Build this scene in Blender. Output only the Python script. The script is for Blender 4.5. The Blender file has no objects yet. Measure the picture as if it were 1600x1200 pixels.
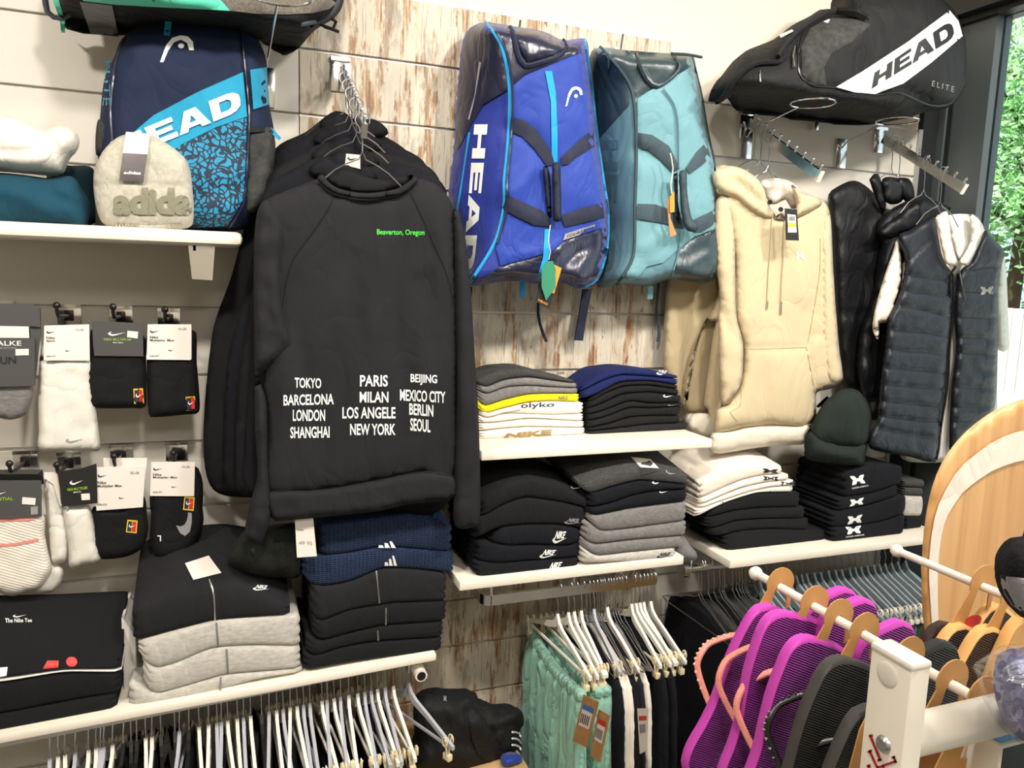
import bpy, bmesh, math, random
import numpy as np
from mathutils import Vector, Matrix, noise
from mathutils.geometry import delaunay_2d_cdt
from mathutils.bvhtree import BVHTree
random.seed(7)
SC = bpy.context.scene
COL = SC.collection
# ------------------------------------------------------------------ camera
R = np.array([[0.93506155, 0.01917319, -0.35396652],
              [-0.35304182, 0.14039319, -0.92501418],
              [0.03195902, 0.98991017, 0.13804521]])
CAM = np.array([0.0, -2.108, 1.6])
cd = bpy.data.cameras.new('camera'); cam = bpy.data.objects.new('camera', cd); COL.objects.link(cam)
cd.sensor_width = 36; cd.lens = 27.0; cd.clip_start = 0.02; cd.clip_end = 200
cam.matrix_world = Matrix([[*R[0], CAM[0]], [*R[1], CAM[1]], [*R[2], CAM[2]], [0, 0, 0, 1]])
SC.camera = cam
# ------------------------------------------------------------------ light
SC.view_settings.view_transform = 'Standard'; SC.view_settings.look = 'None'
SC.view_settings.gamma = 1; SC.view_settings.use_curve_mapping = False
SC.view_settings.exposure = 0.0
W = bpy.data.worlds.new('world'); SC.world = W; W.use_nodes = True
bg = W.node_tree.nodes['Background']; bg.inputs[0].default_value = (0.80, 0.90, 1.0, 1); bg.inputs[1].default_value = 1.3
def lamp(name, kind, loc, power, color, size=0.2, rot=(0, 0, 0), target=None, spread=None):
    l = bpy.data.lights.new(name, kind); l.energy = power; l.color = color
    if kind == 'AREA':
        l.shape = 'DISK'; l.size = size
        if spread: l.spread = math.radians(spread)
    if kind == 'SUN': l.angle = size
    o = bpy.data.objects.new(name, l); COL.objects.link(o); o.location = loc
    if target is not None:
        o.rotation_euler = (Vector(target) - Vector(loc)).to_track_quat('-Z', 'Y').to_euler()
    else: o.rotation_euler = rot
    return o
WARM = (1.0, 0.93, 0.84)
SPOTS = [((-1.0, -1.7, 2.84), (-0.6, 0, 1.2)), ((0.15, -1.7, 2.84), (0.2, 0, 1.2)), ((1.2, -1.7, 2.84), (1.1, 0, 1.3)),
         ((2.0, -1.5, 2.84), (1.9, 0, 1.3))]
for i, (a, b) in enumerate(SPOTS):
    lamp('ceiling_lamp', 'AREA', a, 16, WARM, 0.16, target=b, spread=130)
lamp('ceiling_lamp', 'AREA', (0.3, -3.3, 2.85), 30, WARM, 0.9)
lamp('ceiling_lamp', 'AREA', (1.7, -3.0, 2.85), 26, WARM, 0.9)
lamp('daylight_sun', 'SUN', (0, 0, 8), 7.0, (1.0, 0.97, 0.9), 0.01, target=(5, 1.5, 0))
# ------------------------------------------------------------------ materials
def mat(name, color, rough=0.6, metal=0.0, bump=0.0, bscale=600.0, sheen=0.0, var=0.0, vscale=8.0, spec=0.5, color2=None, emit=0.0, alpha=1.0, trans=0.0, stretch=None, wr=0.0, wrs=9.0, wrz=.55):
    m = bpy.data.materials.new(name); m.use_nodes = True
    nt = m.node_tree; b = nt.nodes['Principled BSDF']; N = nt.nodes.new; L = nt.links.new
    b.inputs['Base Color'].default_value = (*color, 1); b.inputs['Roughness'].default_value = rough
    b.inputs['Metallic'].default_value = metal; b.inputs['Specular IOR Level'].default_value = spec
    if sheen: b.inputs['Sheen Weight'].default_value = sheen; b.inputs['Sheen Roughness'].default_value = 0.5
    if trans: b.inputs['Transmission Weight'].default_value = trans
    if alpha < 1: b.inputs['Alpha'].default_value = alpha
    if bump or var or wr:
        tc = N('ShaderNodeTexCoord'); mp = N('ShaderNodeMapping'); L(tc.outputs['Object'], mp.inputs[0])
        if stretch: mp.inputs['Scale'].default_value = stretch
    if var:
        n = N('ShaderNodeTexNoise'); n.inputs['Scale'].default_value = vscale; n.inputs['Detail'].default_value = 4
        L(mp.outputs[0], n.inputs['Vector'])
        r = N('ShaderNodeValToRGB'); r.color_ramp.elements[0].position = .3; r.color_ramp.elements[1].position = .7
        c2 = color2 or tuple(min(1, c * (1 + var)) for c in color)
        c1 = color if color2 else tuple(c * (1 - var) for c in color)
        r.color_ramp.elements[0].color = (*c1, 1); r.color_ramp.elements[1].color = (*c2, 1)
        L(n.outputs[0], r.inputs[0]); L(r.outputs[0], b.inputs['Base Color'])
    if bump:
        n2 = N('ShaderNodeTexNoise'); n2.inputs['Scale'].default_value = bscale; n2.inputs['Detail'].default_value = 3
        L(mp.outputs[0], n2.inputs['Vector'])
        bp = N('ShaderNodeBump'); bp.inputs['Strength'].default_value = bump; bp.inputs['Distance'].default_value = 0.002
        L(n2.outputs[0], bp.inputs['Height']); L(bp.outputs[0], b.inputs['Normal'])
        if wr:   # soft creases of the cloth, stretched along the hang
            m2 = N('ShaderNodeMapping'); m2.inputs['Scale'].default_value = (1, 1, wrz); L(tc.outputs['Object'], m2.inputs[0])
            n3 = N('ShaderNodeTexNoise'); n3.inputs['Scale'].default_value = wrs; n3.inputs['Detail'].default_value = 2.5; n3.inputs['Distortion'].default_value = 1.4; n3.inputs['Roughness'].default_value = .45
            L(m2.outputs[0], n3.inputs['Vector']); ab = N('ShaderNodeMath'); ab.operation = 'SUBTRACT'; ab.inputs[1].default_value = .5; L(n3.outputs[0], ab.inputs[0])
            a2 = N('ShaderNodeMath'); a2.operation = 'ABSOLUTE'; L(ab.outputs[0], a2.inputs[0]); a3 = N('ShaderNodeMath'); a3.operation = 'POWER'; a3.inputs[1].default_value = .7; L(a2.outputs[0], a3.inputs[0])
            b2 = N('ShaderNodeBump'); b2.inputs['Strength'].default_value = wr; b2.inputs['Distance'].default_value = .03; L(a3.outputs[0], b2.inputs['Height']); L(b2.outputs[0], bp.inputs['Normal'])
    return m
def s2l(r, g, b):
    return tuple(((c / 255 + .055) / 1.055) ** 2.4 if c > 10 else c / 255 / 12.92 for c in (r, g, b))
def fab(name, rgb, **k):
    k.setdefault('rough', .95); k.setdefault('bump', .35); k.setdefault('bscale', 900); k.setdefault('sheen', 0 if max(rgb) < 90 else .15); k.setdefault('spec', .25); k.setdefault('wr', .24)
    return mat(name, s2l(*rgb), **k)
Mx = {}
Mx['black'] = fab('black_fleece', (23, 24, 27)); Mx['black2'] = fab('black_jersey', (20, 20, 22), rough=.85)
Mx['char'] = fab('charcoal_fleece', (33, 33, 36)); Mx['jet'] = fab('jet_cotton', (18, 19, 25))
Mx['nylon'] = fab('black_nylon', (13, 14, 18), rough=.55, sheen=0, spec=.4, bump=.1, bscale=120, wr=.3, wrs=9)
Mx['vestb'] = fab('navy_black_nylon', (26, 31, 40), rough=.5, sheen=0, spec=.45, bump=.15, bscale=60, wr=.12, wrs=14, wrz=1.4)
Mx['bagblack'] = fab('bag_canvas', (24, 25, 27), rough=.7, wr=.4)
Mx['dgreen'] = fab('bottle_green_knit', (34, 42, 39), bump=.7, bscale=500)
Mx['capk'] = fab('dark_mesh', (31, 34, 31), bump=1, bscale=500, var=.4, vscale=200); Mx['hgrey'] = fab('heather_grey', (120, 118, 116), var=.22, vscale=90, stretch=(1, 1, 3))
Mx['lgrey'] = fab('light_heather', (188, 184, 176), var=.16, vscale=70, stretch=(1, 1, 3))
Mx['dgrey'] = fab('dark_heather', (66, 66, 66), var=.3, vscale=150, stretch=(1, 1, 3))
Mx['white'] = fab('white_cotton', (228, 224, 216)); Mx['cream'] = fab('cream_cotton', (238, 228, 214))
Mx['socks'] = fab('white_sock', (222, 218, 208), bscale=400)
Mx['greys'] = fab('grey_tag', (120, 120, 122)); Mx['slate'] = fab('slate_strap', (70, 72, 80))
Mx['yellow'] = fab('yellow_cotton', (235, 220, 20)); Mx['navy'] = fab('navy_cotton', (24, 34, 84))
Mx['teal'] = fab('petrol_cotton', (24, 66, 84)); Mx['dteal'] = fab('deep_petrol', (16, 40, 50))
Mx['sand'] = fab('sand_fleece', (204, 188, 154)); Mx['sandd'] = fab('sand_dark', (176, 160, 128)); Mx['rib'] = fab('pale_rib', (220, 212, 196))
Mx['scarf'] = fab('cream_hood', (214, 204, 192))
Mx['mint'] = fab('mint_satin', (140, 190, 172), rough=.35, sheen=.2, spec=.5, bump=.1, wr=.7, wrs=16, wrz=.35)
Mx['mintband'] = fab('mint_band', (90, 205, 175), rough=.5)
Mx['tweed'] = fab('tweed', (104, 98, 90), var=.35, vscale=260)
Mx['tweedd'] = fab('dark_tweed', (58, 59, 58), var=.35, vscale=60, bump=.5)
Mx['bpnavy'] = fab('backpack_navy', (22, 33, 60), rough=.75); Mx['bpcyan'] = fab('backpack_cyan', (20, 140, 178), rough=.6)
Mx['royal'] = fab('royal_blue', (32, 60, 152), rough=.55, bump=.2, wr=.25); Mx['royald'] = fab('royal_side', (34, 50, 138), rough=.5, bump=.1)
Mx['pu'] = fab('navy_coated', (32, 34, 58), rough=.3, sheen=0, spec=.6, bump=.1, bscale=200)
Mx['cyan'] = fab('cyan_zip', (20, 150, 215), rough=.5); Mx['strap'] = fab('navy_webbing', (38, 42, 62), rough=.7)
Mx['tpu'] = fab('teal_coated', (44, 62, 68), rough=.35, sheen=0, spec=.6, bump=.1, bscale=200)
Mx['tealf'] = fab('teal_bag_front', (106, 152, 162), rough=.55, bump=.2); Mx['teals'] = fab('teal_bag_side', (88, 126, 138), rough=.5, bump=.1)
Mx['tstrap'] = fab('dark_teal_webbing', (62, 78, 86), rough=.7); Mx['tghost'] = fab('teal_letters', (66, 108, 120), rough=.5)
Mx['hatgrey'] = fab('hat_heather', (178, 174, 160), var=.12, vscale=120, bump=.5, bscale=500); Mx['hatlet'] = fab('hat_letters', (128, 126, 108))
Mx['denim'] = fab('dark_denim', (44, 48, 58)); Mx['blued'] = fab('blue_denim', (84, 98, 122)); Mx['olive'] = fab('olive_cotton', (62, 74, 54))
Mx['purp'] = fab('purple_knit', (120, 124, 176), bscale=200, bump=.6); Mx['lav'] = fab('lavender_knit', (186, 190, 224), bscale=200, bump=.6)
Mx['fblack'] = fab('fluffy_black', (24, 24, 28), bump=1, bscale=300); Mx['fgrey'] = fab('fluffy_grey', (150, 148, 152), bump=1, bscale=300)
P = lambda n, rgb, r=.4, **k: mat(n, s2l(*rgb), rough=r, **k)
Mx['pwhite'] = P('print_white', (232, 236, 232), .6); Mx['pgreen'] = P('print_green', (70, 215, 70), .6); Mx['pblack'] = P('print_black', (22, 22, 24), .6)
Mx['pgrey'] = P('print_grey', (150, 150, 152), .5); Mx['pred'] = P('print_red', (205, 44, 36), .5); Mx['pgold'] = P('print_gold', (150, 128, 84), .5)
Mx['pnavy'] = P('print_navy', (36, 44, 72), .6); Mx['pyel'] = P('print_yellow', (226, 200, 60), .5); Mx['pcy'] = P('print_blue', (60, 120, 200), .5)
Mx['pcrim'] = P('print_crimson', (170, 24, 36), .5); Mx['plime'] = P('print_lime', (150, 190, 60), .5)
Mx['card'] = P('white_card', (232, 224, 216), .5); Mx['cardd'] = P('grey_card', (72, 72, 72), .5); Mx['cardk'] = P('black_card', (28, 28, 28), .5)
Mx['kraft'] = P('kraft_card', (178, 132, 84), .7, var=.08, vscale=60); Mx['tagd'] = P('dark_tag', (96, 88, 90), .5)
Mx['tan'] = P('tan_card', (196, 146, 86), .6, var=.06, vscale=30); Mx['orange'] = P('orange_card', (226, 144, 50), .5); Mx['leafg'] = P('green_card', (44, 128, 96), .5)
Mx['chrome'] = mat('chrome', (.82, .82, .82), rough=.16, metal=1); Mx['wire'] = mat('wire_metal', (.42, .42, .43), rough=.3, metal=1)
Mx['steel'] = mat('zinc_steel', (.55, .55, .56), rough=.3, metal=1); Mx['alu'] = mat('anodised_groove', (.62, .61, .6), rough=.35, metal=.7)
Mx['kplas'] = P('black_plastic', (22, 22, 24), .3); Mx['wplas'] = P('white_plastic', (236, 230, 218), .35); Mx['cplas'] = P('cream_clip_plastic', (226, 214, 180), .35)
Mx['gplas'] = P('grey_hanger_plastic', (140, 150, 156), .4); Mx['tplas'] = P('translucent_grey', (176, 178, 186), .3)
Mx['lacq'] = P('white_lacquer', (236, 228, 214), .35); Mx['shelf'] = P('white_shelf', (238, 230, 214), .4)
Mx['slat'] = P('white_slat', (205, 200, 190), .5); Mx['plaster'] = P('plaster', (222, 212, 196), .9, bump=.1, bscale=60)
Mx['ceil'] = P('ceiling_white', (230, 226, 218), .9); Mx['floor'] = P('grey_floor', (120, 116, 110), .4, var=.1, vscale=3)
Mx['dark'] = P('dark_column', (26, 30, 30), .5); Mx['frame'] = P('grey_window_frame', (88, 96, 98), .4, metal=.3); Mx['frame2'] = P('black_window_gasket', (22, 24, 24), .5)
Mx['magenta'] = P('magenta_rubber', (196, 66, 176), .5); Mx['purple'] = P('purple_rubber', (112, 32, 122), .5)
Mx['pinkstrap'] = P('pink_strap', (224, 142, 130), .35, bump=.5, bscale=300); Mx['bead'] = P('beads', (236, 200, 170), .15)
Mx['rubberk'] = P('black_rubber', (34, 34, 34), .6); Mx['rubberg'] = P('grey_black_rubber', (66, 64, 62), .5); Mx['glit'] = P('glitter', (220, 220, 215), .1, metal=1)
Mx['brownr'] = P('brown_rubber', (58, 40, 38), .6); Mx['brownd'] = P('brown_edge', (96, 74, 70), .6); Mx['tanr'] = P('tan_rubber', (226, 172, 104), .5)
Mx['paving'] = P('pale_paving', (225, 222, 215), .8, var=.06, vscale=2); Mx['bark'] = P('bark', (84, 66, 50), .9, bump=.8, bscale=20)
Mx['fence'] = P('pale_fence', (215, 205, 195), .8, var=.1, vscale=5)
Mx['signb'] = P('sign_blue', (40, 150, 225), .4); Mx['benchw'] = P('bench_wood', (196, 162, 116), .5, var=.12, vscale=6, stretch=(1, 8, 8))
Mx['leaf'] = P('leaf', (146, 196, 128), .6, var=.5, vscale=.8)
Mx['leaf2'] = P('leaf_light', (186, 218, 160), .6, var=.4, vscale=.8)
def wood_board():
    m = bpy.data.materials.new('oak_board'); m.use_nodes = True; nt = m.node_tree; b = nt.nodes['Principled BSDF']; N = nt.nodes.new; L = nt.links.new
    tc = N('ShaderNodeTexCoord'); mp = N('ShaderNodeMapping'); mp.inputs['Scale'].default_value = (22, 22, .8); L(tc.outputs['Object'], mp.inputs[0])
    n = N('ShaderNodeTexNoise'); n.inputs['Scale'].default_value = 1.6; n.inputs['Detail'].default_value = 6; L(mp.outputs[0], n.inputs[0])
    r = N('ShaderNodeValToRGB'); r.color_ramp.elements[0].position = .3; r.color_ramp.elements[1].position = .75
    r.color_ramp.elements[0].color = (*s2l(196, 142, 84), 1); r.color_ramp.elements[1].color = (*s2l(226, 180, 122), 1)
    L(n.outputs[0], r.inputs[0]); L(r.outputs[0], b.inputs['Base Color']); b.inputs['Roughness'].default_value = .4
    return m
Mx['oak'] = wood_board()
def distressed():
    m = bpy.data.materials.new('distressed_planks'); m.use_nodes = True; nt = m.node_tree; b = nt.nodes['Principled BSDF']; N = nt.nodes.new; L = nt.links.new
    tc = N('ShaderNodeTexCoord')
    def nz(scale, sc, det=6, off=0, rough=.6):
        mp = N('ShaderNodeMapping'); mp.inputs['Scale'].default_value = sc; mp.inputs['Location'].default_value = (off, off, off); L(tc.outputs['Object'], mp.inputs[0])
        n = N('ShaderNodeTexNoise'); n.inputs['Scale'].default_value = scale; n.inputs['Detail'].default_value = det; n.inputs['Roughness'].default_value = rough; L(mp.outputs[0], n.inputs[0]); return n.outputs[0]
    def ramp(src, stops):
        r = N('ShaderNodeValToRGB'); e = r.color_ramp.elements
        while len(e) < len(stops): e.new(.5)
        for k, (p, c) in enumerate(stops): e[k].position = p; e[k].color = (*c, 1)
        L(src, r.inputs[0]); return r.outputs[0]
    def mix(f, a, b_):
        x = N('ShaderNodeMix'); x.data_type = 'RGBA'; L(f, x.inputs[0]); L(a, x.inputs[6]); L(b_, x.inputs[7]); return x.outputs[2]
    base = ramp(nz(3, (3, 3, .6)), [(.3, s2l(222, 208, 184)), (.5, s2l(196, 188, 172)), (.7, s2l(226, 216, 196))])
    brown = ramp(nz(34, (3, 3, .14), 8, 3), [(.34, s2l(96, 72, 54)), (.5, s2l(158, 122, 88)), (.62, s2l(208, 182, 146))])
    m1 = ramp(nz(5, (5, 5, .9), 10, 7, .72), [(.50, (0, 0, 0)), (.57, (1, 1, 1))])
    c = mix(m1, base, brown)
    thin = ramp(nz(60, (3, 3, .10), 4, 11), [(.56, (0, 0, 0)), (.66, (.75, .75, .75))])
    dk = ramp(nz(20, (1, 1, 1), 3, 5), [(0, s2l(132, 108, 84)), (1, s2l(104, 86, 70))])
    c = mix(thin, c, dk)
    grey = ramp(nz(4, (3.2, 3.2, 1), 8, 17, .7), [(.55, (0, 0, 0)), (.60, (.7, .7, .7))])
    gc = ramp(nz(9, (1, 1, .3), 3, 2), [(0, s2l(140, 134, 122)), (1, s2l(166, 158, 144))])
    c = mix(grey, c, gc)
    chip = ramp(nz(14, (1.6, 1.6, .7), 6, 31, .7), [(.64, (0, 0, 0)), (.67, (1, 1, 1))])
    cc = ramp(nz(9, (1, 1, .3), 3, 2), [(0, s2l(96, 64, 44)), (1, s2l(140, 96, 62))])
    c = mix(chip, c, cc)
    L(c, b.inputs['Base Color']); b.inputs['Roughness'].default_value = .55
    return m
Mx['plank'] = distressed()
def cracked():
    m = bpy.data.materials.new('cracked_cyan_print'); m.use_nodes = True; nt = m.node_tree; b = nt.nodes['Principled BSDF']; N = nt.nodes.new; L = nt.links.new
    tc = N('ShaderNodeTexCoord'); n = N('ShaderNodeTexNoise'); n.inputs['Scale'].default_value = 30; L(tc.outputs['Object'], n.inputs[0])
    mx = N('ShaderNodeMix'); mx.data_type = 'RGBA'; mx.inputs[0].default_value = .04; L(tc.outputs['Object'], mx.inputs[6]); L(n.outputs['Color'], mx.inputs[7])
    v = N('ShaderNodeTexVoronoi'); v.feature = 'DISTANCE_TO_EDGE'; v.inputs['Scale'].default_value = 75; L(mx.outputs[2], v.inputs['Vector'])
    r = N('ShaderNodeValToRGB'); r.color_ramp.interpolation = 'CONSTANT'; r.color_ramp.elements[1].position = .13
    r.color_ramp.elements[0].color = (*s2l(16, 34, 58), 1); r.color_ramp.elements[1].color = (*s2l(24, 132, 172), 1)
    L(v.outputs[0], r.inputs[0]); L(r.outputs[0], b.inputs['Base Color']); b.inputs['Roughness'].default_value = .7
    return m
Mx['crack'] = cracked()
def waffle():
    m = fab('navy_waffle', (34, 48, 74)); nt = m.node_tree; b = nt.nodes['Principled BSDF']; N = nt.nodes.new; L = nt.links.new
    tc = N('ShaderNodeTexCoord'); w1 = N('ShaderNodeTexWave'); w1.inputs['Scale'].default_value = 32; w1.bands_direction = 'X'
    w2 = N('ShaderNodeTexWave'); w2.inputs['Scale'].default_value = 60; w2.bands_direction = 'Z'; L(tc.outputs['Object'], w1.inputs[0]); L(tc.outputs['Object'], w2.inputs[0])
    mm = N('ShaderNodeMath'); mm.operation = 'MULTIPLY'; L(w1.outputs['Fac'], mm.inputs[0]); L(w2.outputs['Fac'], mm.inputs[1])
    bp = N('ShaderNodeBump'); bp.inputs['Distance'].default_value = .003; L(mm.outputs[0], bp.inputs['Height']); L(bp.outputs[0], b.inputs['Normal'])
    return m
Mx['waffle'] = waffle()
def glassm():
    m = bpy.data.materials.new('window_glass'); m.use_nodes = True; nt = m.node_tree; nt.nodes.clear(); N = nt.nodes.new; L = nt.links.new
    o = N('ShaderNodeOutputMaterial'); t = N('ShaderNodeBsdfTransparent'); g = N('ShaderNodeBsdfGlossy'); g.inputs[1].default_value = .02
    t.inputs[0].default_value = (.93, .97, .95, 1)
    f = N('ShaderNodeFresnel'); f.inputs[0].default_value = 1.3; x = N('ShaderNodeMixShader'); L(f.outputs[0], x.inputs[0]); L(t.outputs[0], x.inputs[1]); L(g.outputs[0], x.inputs[2]); L(x.outputs[0], o.inputs[0])
    return m
Mx['glass'] = glassm()
def plasticbag():
    m = bpy.data.materials.new('clear_film'); m.use_nodes = True; nt = m.node_tree; nt.nodes.clear(); N = nt.nodes.new; L = nt.links.new
    o = N('ShaderNodeOutputMaterial'); t = N('ShaderNodeBsdfTransparent'); g = N('ShaderNodeBsdfGlossy'); g.inputs[1].default_value = .12
    x = N('ShaderNodeMixShader'); x.inputs[0].default_value = .22; L(t.outputs[0], x.inputs[1]); L(g.outputs[0], x.inputs[2]); L(x.outputs[0], o.inputs[0])
    return m
Mx['film'] = plasticbag()
def stripes(name, c1, c2, scale, direction='DIAGONAL', bd=.002):
    m = bpy.data.materials.new(name); m.use_nodes = True; nt = m.node_tree; b = nt.nodes['Principled BSDF']; N = nt.nodes.new; L = nt.links.new
    tc = N('ShaderNodeTexCoord'); mp = N('ShaderNodeMapping'); mp.inputs['Rotation'].default_value = (0, math.radians(-25), 0); L(tc.outputs['Object'], mp.inputs[0])
    w = N('ShaderNodeTexWave'); w.bands_direction = direction; w.inputs['Scale'].default_value = scale; L(mp.outputs[0], w.inputs[0])
    r = N('ShaderNodeValToRGB'); r.color_ramp.elements[0].position = .45; r.color_ramp.elements[1].position = .6
    r.color_ramp.elements[0].color = (*s2l(*c1), 1); r.color_ramp.elements[1].color = (*s2l(*c2), 1); L(w.outputs['Fac'], r.inputs[0]); L(r.outputs[0], b.inputs['Base Color'])
    b.inputs['Roughness'].default_value = .5
    bp = N('ShaderNodeBump'); bp.inputs['Distance'].default_value = bd; L(w.outputs['Fac'], bp.inputs['Height']); L(bp.outputs[0], b.inputs['Normal'])
    return m
Mx['solep'] = stripes('ribbed_purple_sole', (78, 22, 96), (170, 52, 168), 100, 'Z'); Mx['solek'] = stripes('ribbed_black_sole', (16, 16, 16), (50, 48, 45), 100, 'Z')
Mx['soleb'] = stripes('ribbed_brown_sole', (34, 22, 20), (74, 56, 50), 100, 'Z')
Mx['sockst'] = stripes('striped_white_sock', (214, 206, 192), (238, 230, 220), 50, 'Z', .0006)
# ------------------------------------------------------------------ helpers
def ray(px, py): return R @ np.array([px - 800.0, 600.0 - py, -1200.0])
def AT(px, py, Y):
    d = ray(px, py); return CAM + d * (Y - CAM[1]) / d[1]
def AX(px, py, X):
    d = ray(px, py); return CAM + d * X / d[0]
def AZ(px, py, Z):
    d = ray(px, py); return CAM + d * (Z - CAM[2]) / d[2]
def proj(p):
    c = R.T @ (np.array(p) - CAM); return 800 + 1200 * c[0] / -c[2], 600 - 1200 * c[1] / -c[2]
def px2X(px, Y, z):
    a, b = -2., 6.
    for _ in range(40):
        m = (a + b) / 2
        if proj((m, Y, z))[0] < px: a = m
        else: b = m
    return a
def px2Y(px, X, z):
    a, b = -1.95, 0.
    for _ in range(40):
        m = (a + b) / 2
        if proj((X, m, z))[0] > px: a = m
        else: b = m
    return a
def cv(ox, oy, s, pts): return [(ox + s * x, oy + s * y) for x, y in pts]
WO = {}
def tag(o, label=None, cat=None, group=None, kind=None):
    if label: o['label'] = label
    if cat: o['category'] = cat
    if group: o['group'] = group
    if kind: o['kind'] = kind
    return o
def thing(name, loc, label, cat, group=None):
    o = bpy.data.objects.new(name, None); COL.objects.link(o); o.location = Vector(loc); WO[o] = Vector(loc); o.empty_display_size = .05
    return tag(o, label, cat, group)
def link(name, verts, faces, m, parent=None, smooth=True, recalc=True, origin=None):
    verts = [Vector(v) for v in verts]
    if parent is not None: org = WO[parent]
    elif origin is not None: org = Vector(origin)
    else:
        a = np.array(verts); org = Vector(((a[:, 0].min() + a[:, 0].max()) / 2, (a[:, 1].min() + a[:, 1].max()) / 2, a[:, 2].min()))
    me = bpy.data.meshes.new(name); me.from_pydata([tuple(v - org) for v in verts], [], [tuple(f) for f in faces]); 
    if recalc:
        b = bmesh.new(); b.from_mesh(me); bmesh.ops.recalc_face_normals(b, faces=b.faces); b.to_mesh(me); b.free()
    if smooth: me.shade_smooth()
    ms = m if isinstance(m, (list, tuple)) else [m]
    for x in ms: me.materials.append(Mx[x] if isinstance(x, str) else x)
    o = bpy.data.objects.new(name, me); COL.objects.link(o); WO[o] = org
    if parent is not None: o.parent = parent
    else: o.location = org
    return o
class MB:
    def __init__(s): s.v = []; s.f = []
    def add(s, v, f):
        n = len(s.v); s.v += [Vector(x) for x in v]; s.f += [tuple(i + n for i in q) for q in f]; return s
    def box(s, a, b, bev=0.0):
        x0, y0, z0 = a; x1, y1, z1 = b
        if bev <= 0:
            return s.add([(x0, y0, z0), (x1, y0, z0), (x1, y1, z0), (x0, y1, z0), (x0, y0, z1), (x1, y0, z1), (x1, y1, z1), (x0, y1, z1)],
                  [(0, 3, 2, 1), (4, 5, 6, 7), (0, 1, 5, 4), (1, 2, 6, 5), (2, 3, 7, 6), (3, 0, 4, 7)])
        bm = bmesh.new(); bmesh.ops.create_cube(bm, size=1)
        for v in bm.verts: v.co = Vector(((x0 + x1) / 2 + v.co.x * (x1 - x0), (y0 + y1) / 2 + v.co.y * (y1 - y0), (z0 + z1) / 2 + v.co.z * (z1 - z0)))
        bmesh.ops.bevel(bm, geom=bm.edges[:], offset=bev, segments=2, affect='EDGES', profile=.5)
        bm.verts.index_update(); s.add([v.co.copy() for v in bm.verts], [[v.index for v in f.verts] for f in bm.faces]); bm.free(); return s
    def beam(s, a, b, w, h, up=(0, 0, 1)):
        a = Vector(a); b = Vector(b); d = (b - a).normalized(); u = Vector(up); sd = d.cross(u).normalized(); u = sd.cross(d)
        v = [p + sd * i * w / 2 + u * j * h / 2 for p in (a, b) for i, j in ((-1, -1), (1, -1), (1, 1), (-1, 1))]
        return s.add(v, [(0, 1, 2, 3), (7, 6, 5, 4), (0, 4, 5, 1), (1, 5, 6, 2), (2, 6, 7, 3), (3, 7, 4, 0)])
    def tube(s, path, r, seg=8, closed=False, flat=1.0):
        p = [Vector(q) for q in path]; n = len(p); ring = []; up = None; vs = []
        for i in range(n):
            a = p[(i - 1) % n] if (closed or i > 0) else p[i]; b = p[(i + 1) % n] if (closed or i < n - 1) else p[i]
            t = (b - a); t = t.normalized() if t.length > 1e-9 else Vector((0, 0, 1))
            if up is None: up = t.orthogonal().normalized()
            up = (up - t * up.dot(t)); up = up.normalized() if up.length > 1e-6 else t.orthogonal().normalized()
            sd = t.cross(up); rr = r[i] if isinstance(r, (list, tuple)) else r
            vs += [p[i] + up * math.cos(2 * math.pi * k / seg) * rr + sd * math.sin(2 * math.pi * k / seg) * rr * flat for k in range(seg)]
        f = []
        for i in range(n if closed else n - 1):
            j = (i + 1) % n
            for k in range(seg): f.append((i * seg + k, i * seg + (k + 1) % seg, j * seg + (k + 1) % seg, j * seg + k))
        if not closed: f.append(tuple(range(seg))); f.append(tuple((n - 1) * seg + k for k in range(seg)))
        return s.add(vs, f)
    def ball(s, c, r, n=8):
        c = Vector(c); vs = []; f = []
        for i in range(n + 1):
            t = math.pi * i / n
            for k in range(n): vs.append(c + Vector((math.sin(t) * math.cos(2 * math.pi * k / n), math.sin(t) * math.sin(2 * math.pi * k / n), math.cos(t))) * r)
        for i in range(n):
            for k in range(n): f.append((i * n + k, i * n + (k + 1) % n, (i + 1) * n + (k + 1) % n, (i + 1) * n + k))
        return s.add(vs, f)
    def build(s, name, m, parent=None, smooth=True, origin=None):
        o = link(name, s.v, s.f, m, parent, smooth=False, origin=origin)
        if smooth:
            o.data.shade_smooth()
            try: o.data.set_sharp_from_angle(angle=math.radians(35))
            except Exception: pass
        return o
def smooth_poly(pts, step, closed=True, tight=False):
    p = np.array(pts, float); n = len(p); out = []
    rng = range(n) if closed else range(n - 1)
    for i in rng:
        p1 = p[i]; p2 = p[(i + 1) % n]
        p0 = p[(i - 1) % n] if closed or i > 0 else p1; p3 = p[(i + 2) % n] if closed or i + 2 < n else p2
        L = np.linalg.norm(p2 - p1); k = max(1, int(round(L / step)))
        for j in range(k):
            t = j / k
            if tight: out.append(p1 + (p2 - p1) * t); continue
            # centripetal-ish: damp tangents to segment length
            m1 = (p2 - p0) / 2; m2 = (p3 - p1) / 2
            for m in (m1, m2):
                l = np.linalg.norm(m)
                if l > L: m *= L / l
            out.append((2*t**3-3*t*t+1) * p1 + (t**3-2*t*t+t) * m1 + (-2*t**3+3*t*t) * p2 + (t**3-t*t) * m2)
    if not closed: out.append(p[-1])
    return np.array(out)
def pdist(P_, poly, closed=True):
    A = np.array(poly, float); B = np.roll(A, -1, 0)
    if not closed: A = A[:-1]; B = B[:-1]
    d = B - A; l2 = (d ** 2).sum(1) + 1e-9; res = np.full(len(P_), 1e9)
    for a, dd, l in zip(A, d, l2):
        t = np.clip(((P_ - a) @ dd) / l, 0, 1); q = a + t[:, None] * dd
        res = np.minimum(res, np.hypot(*(P_ - q).T))
    return res
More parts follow.
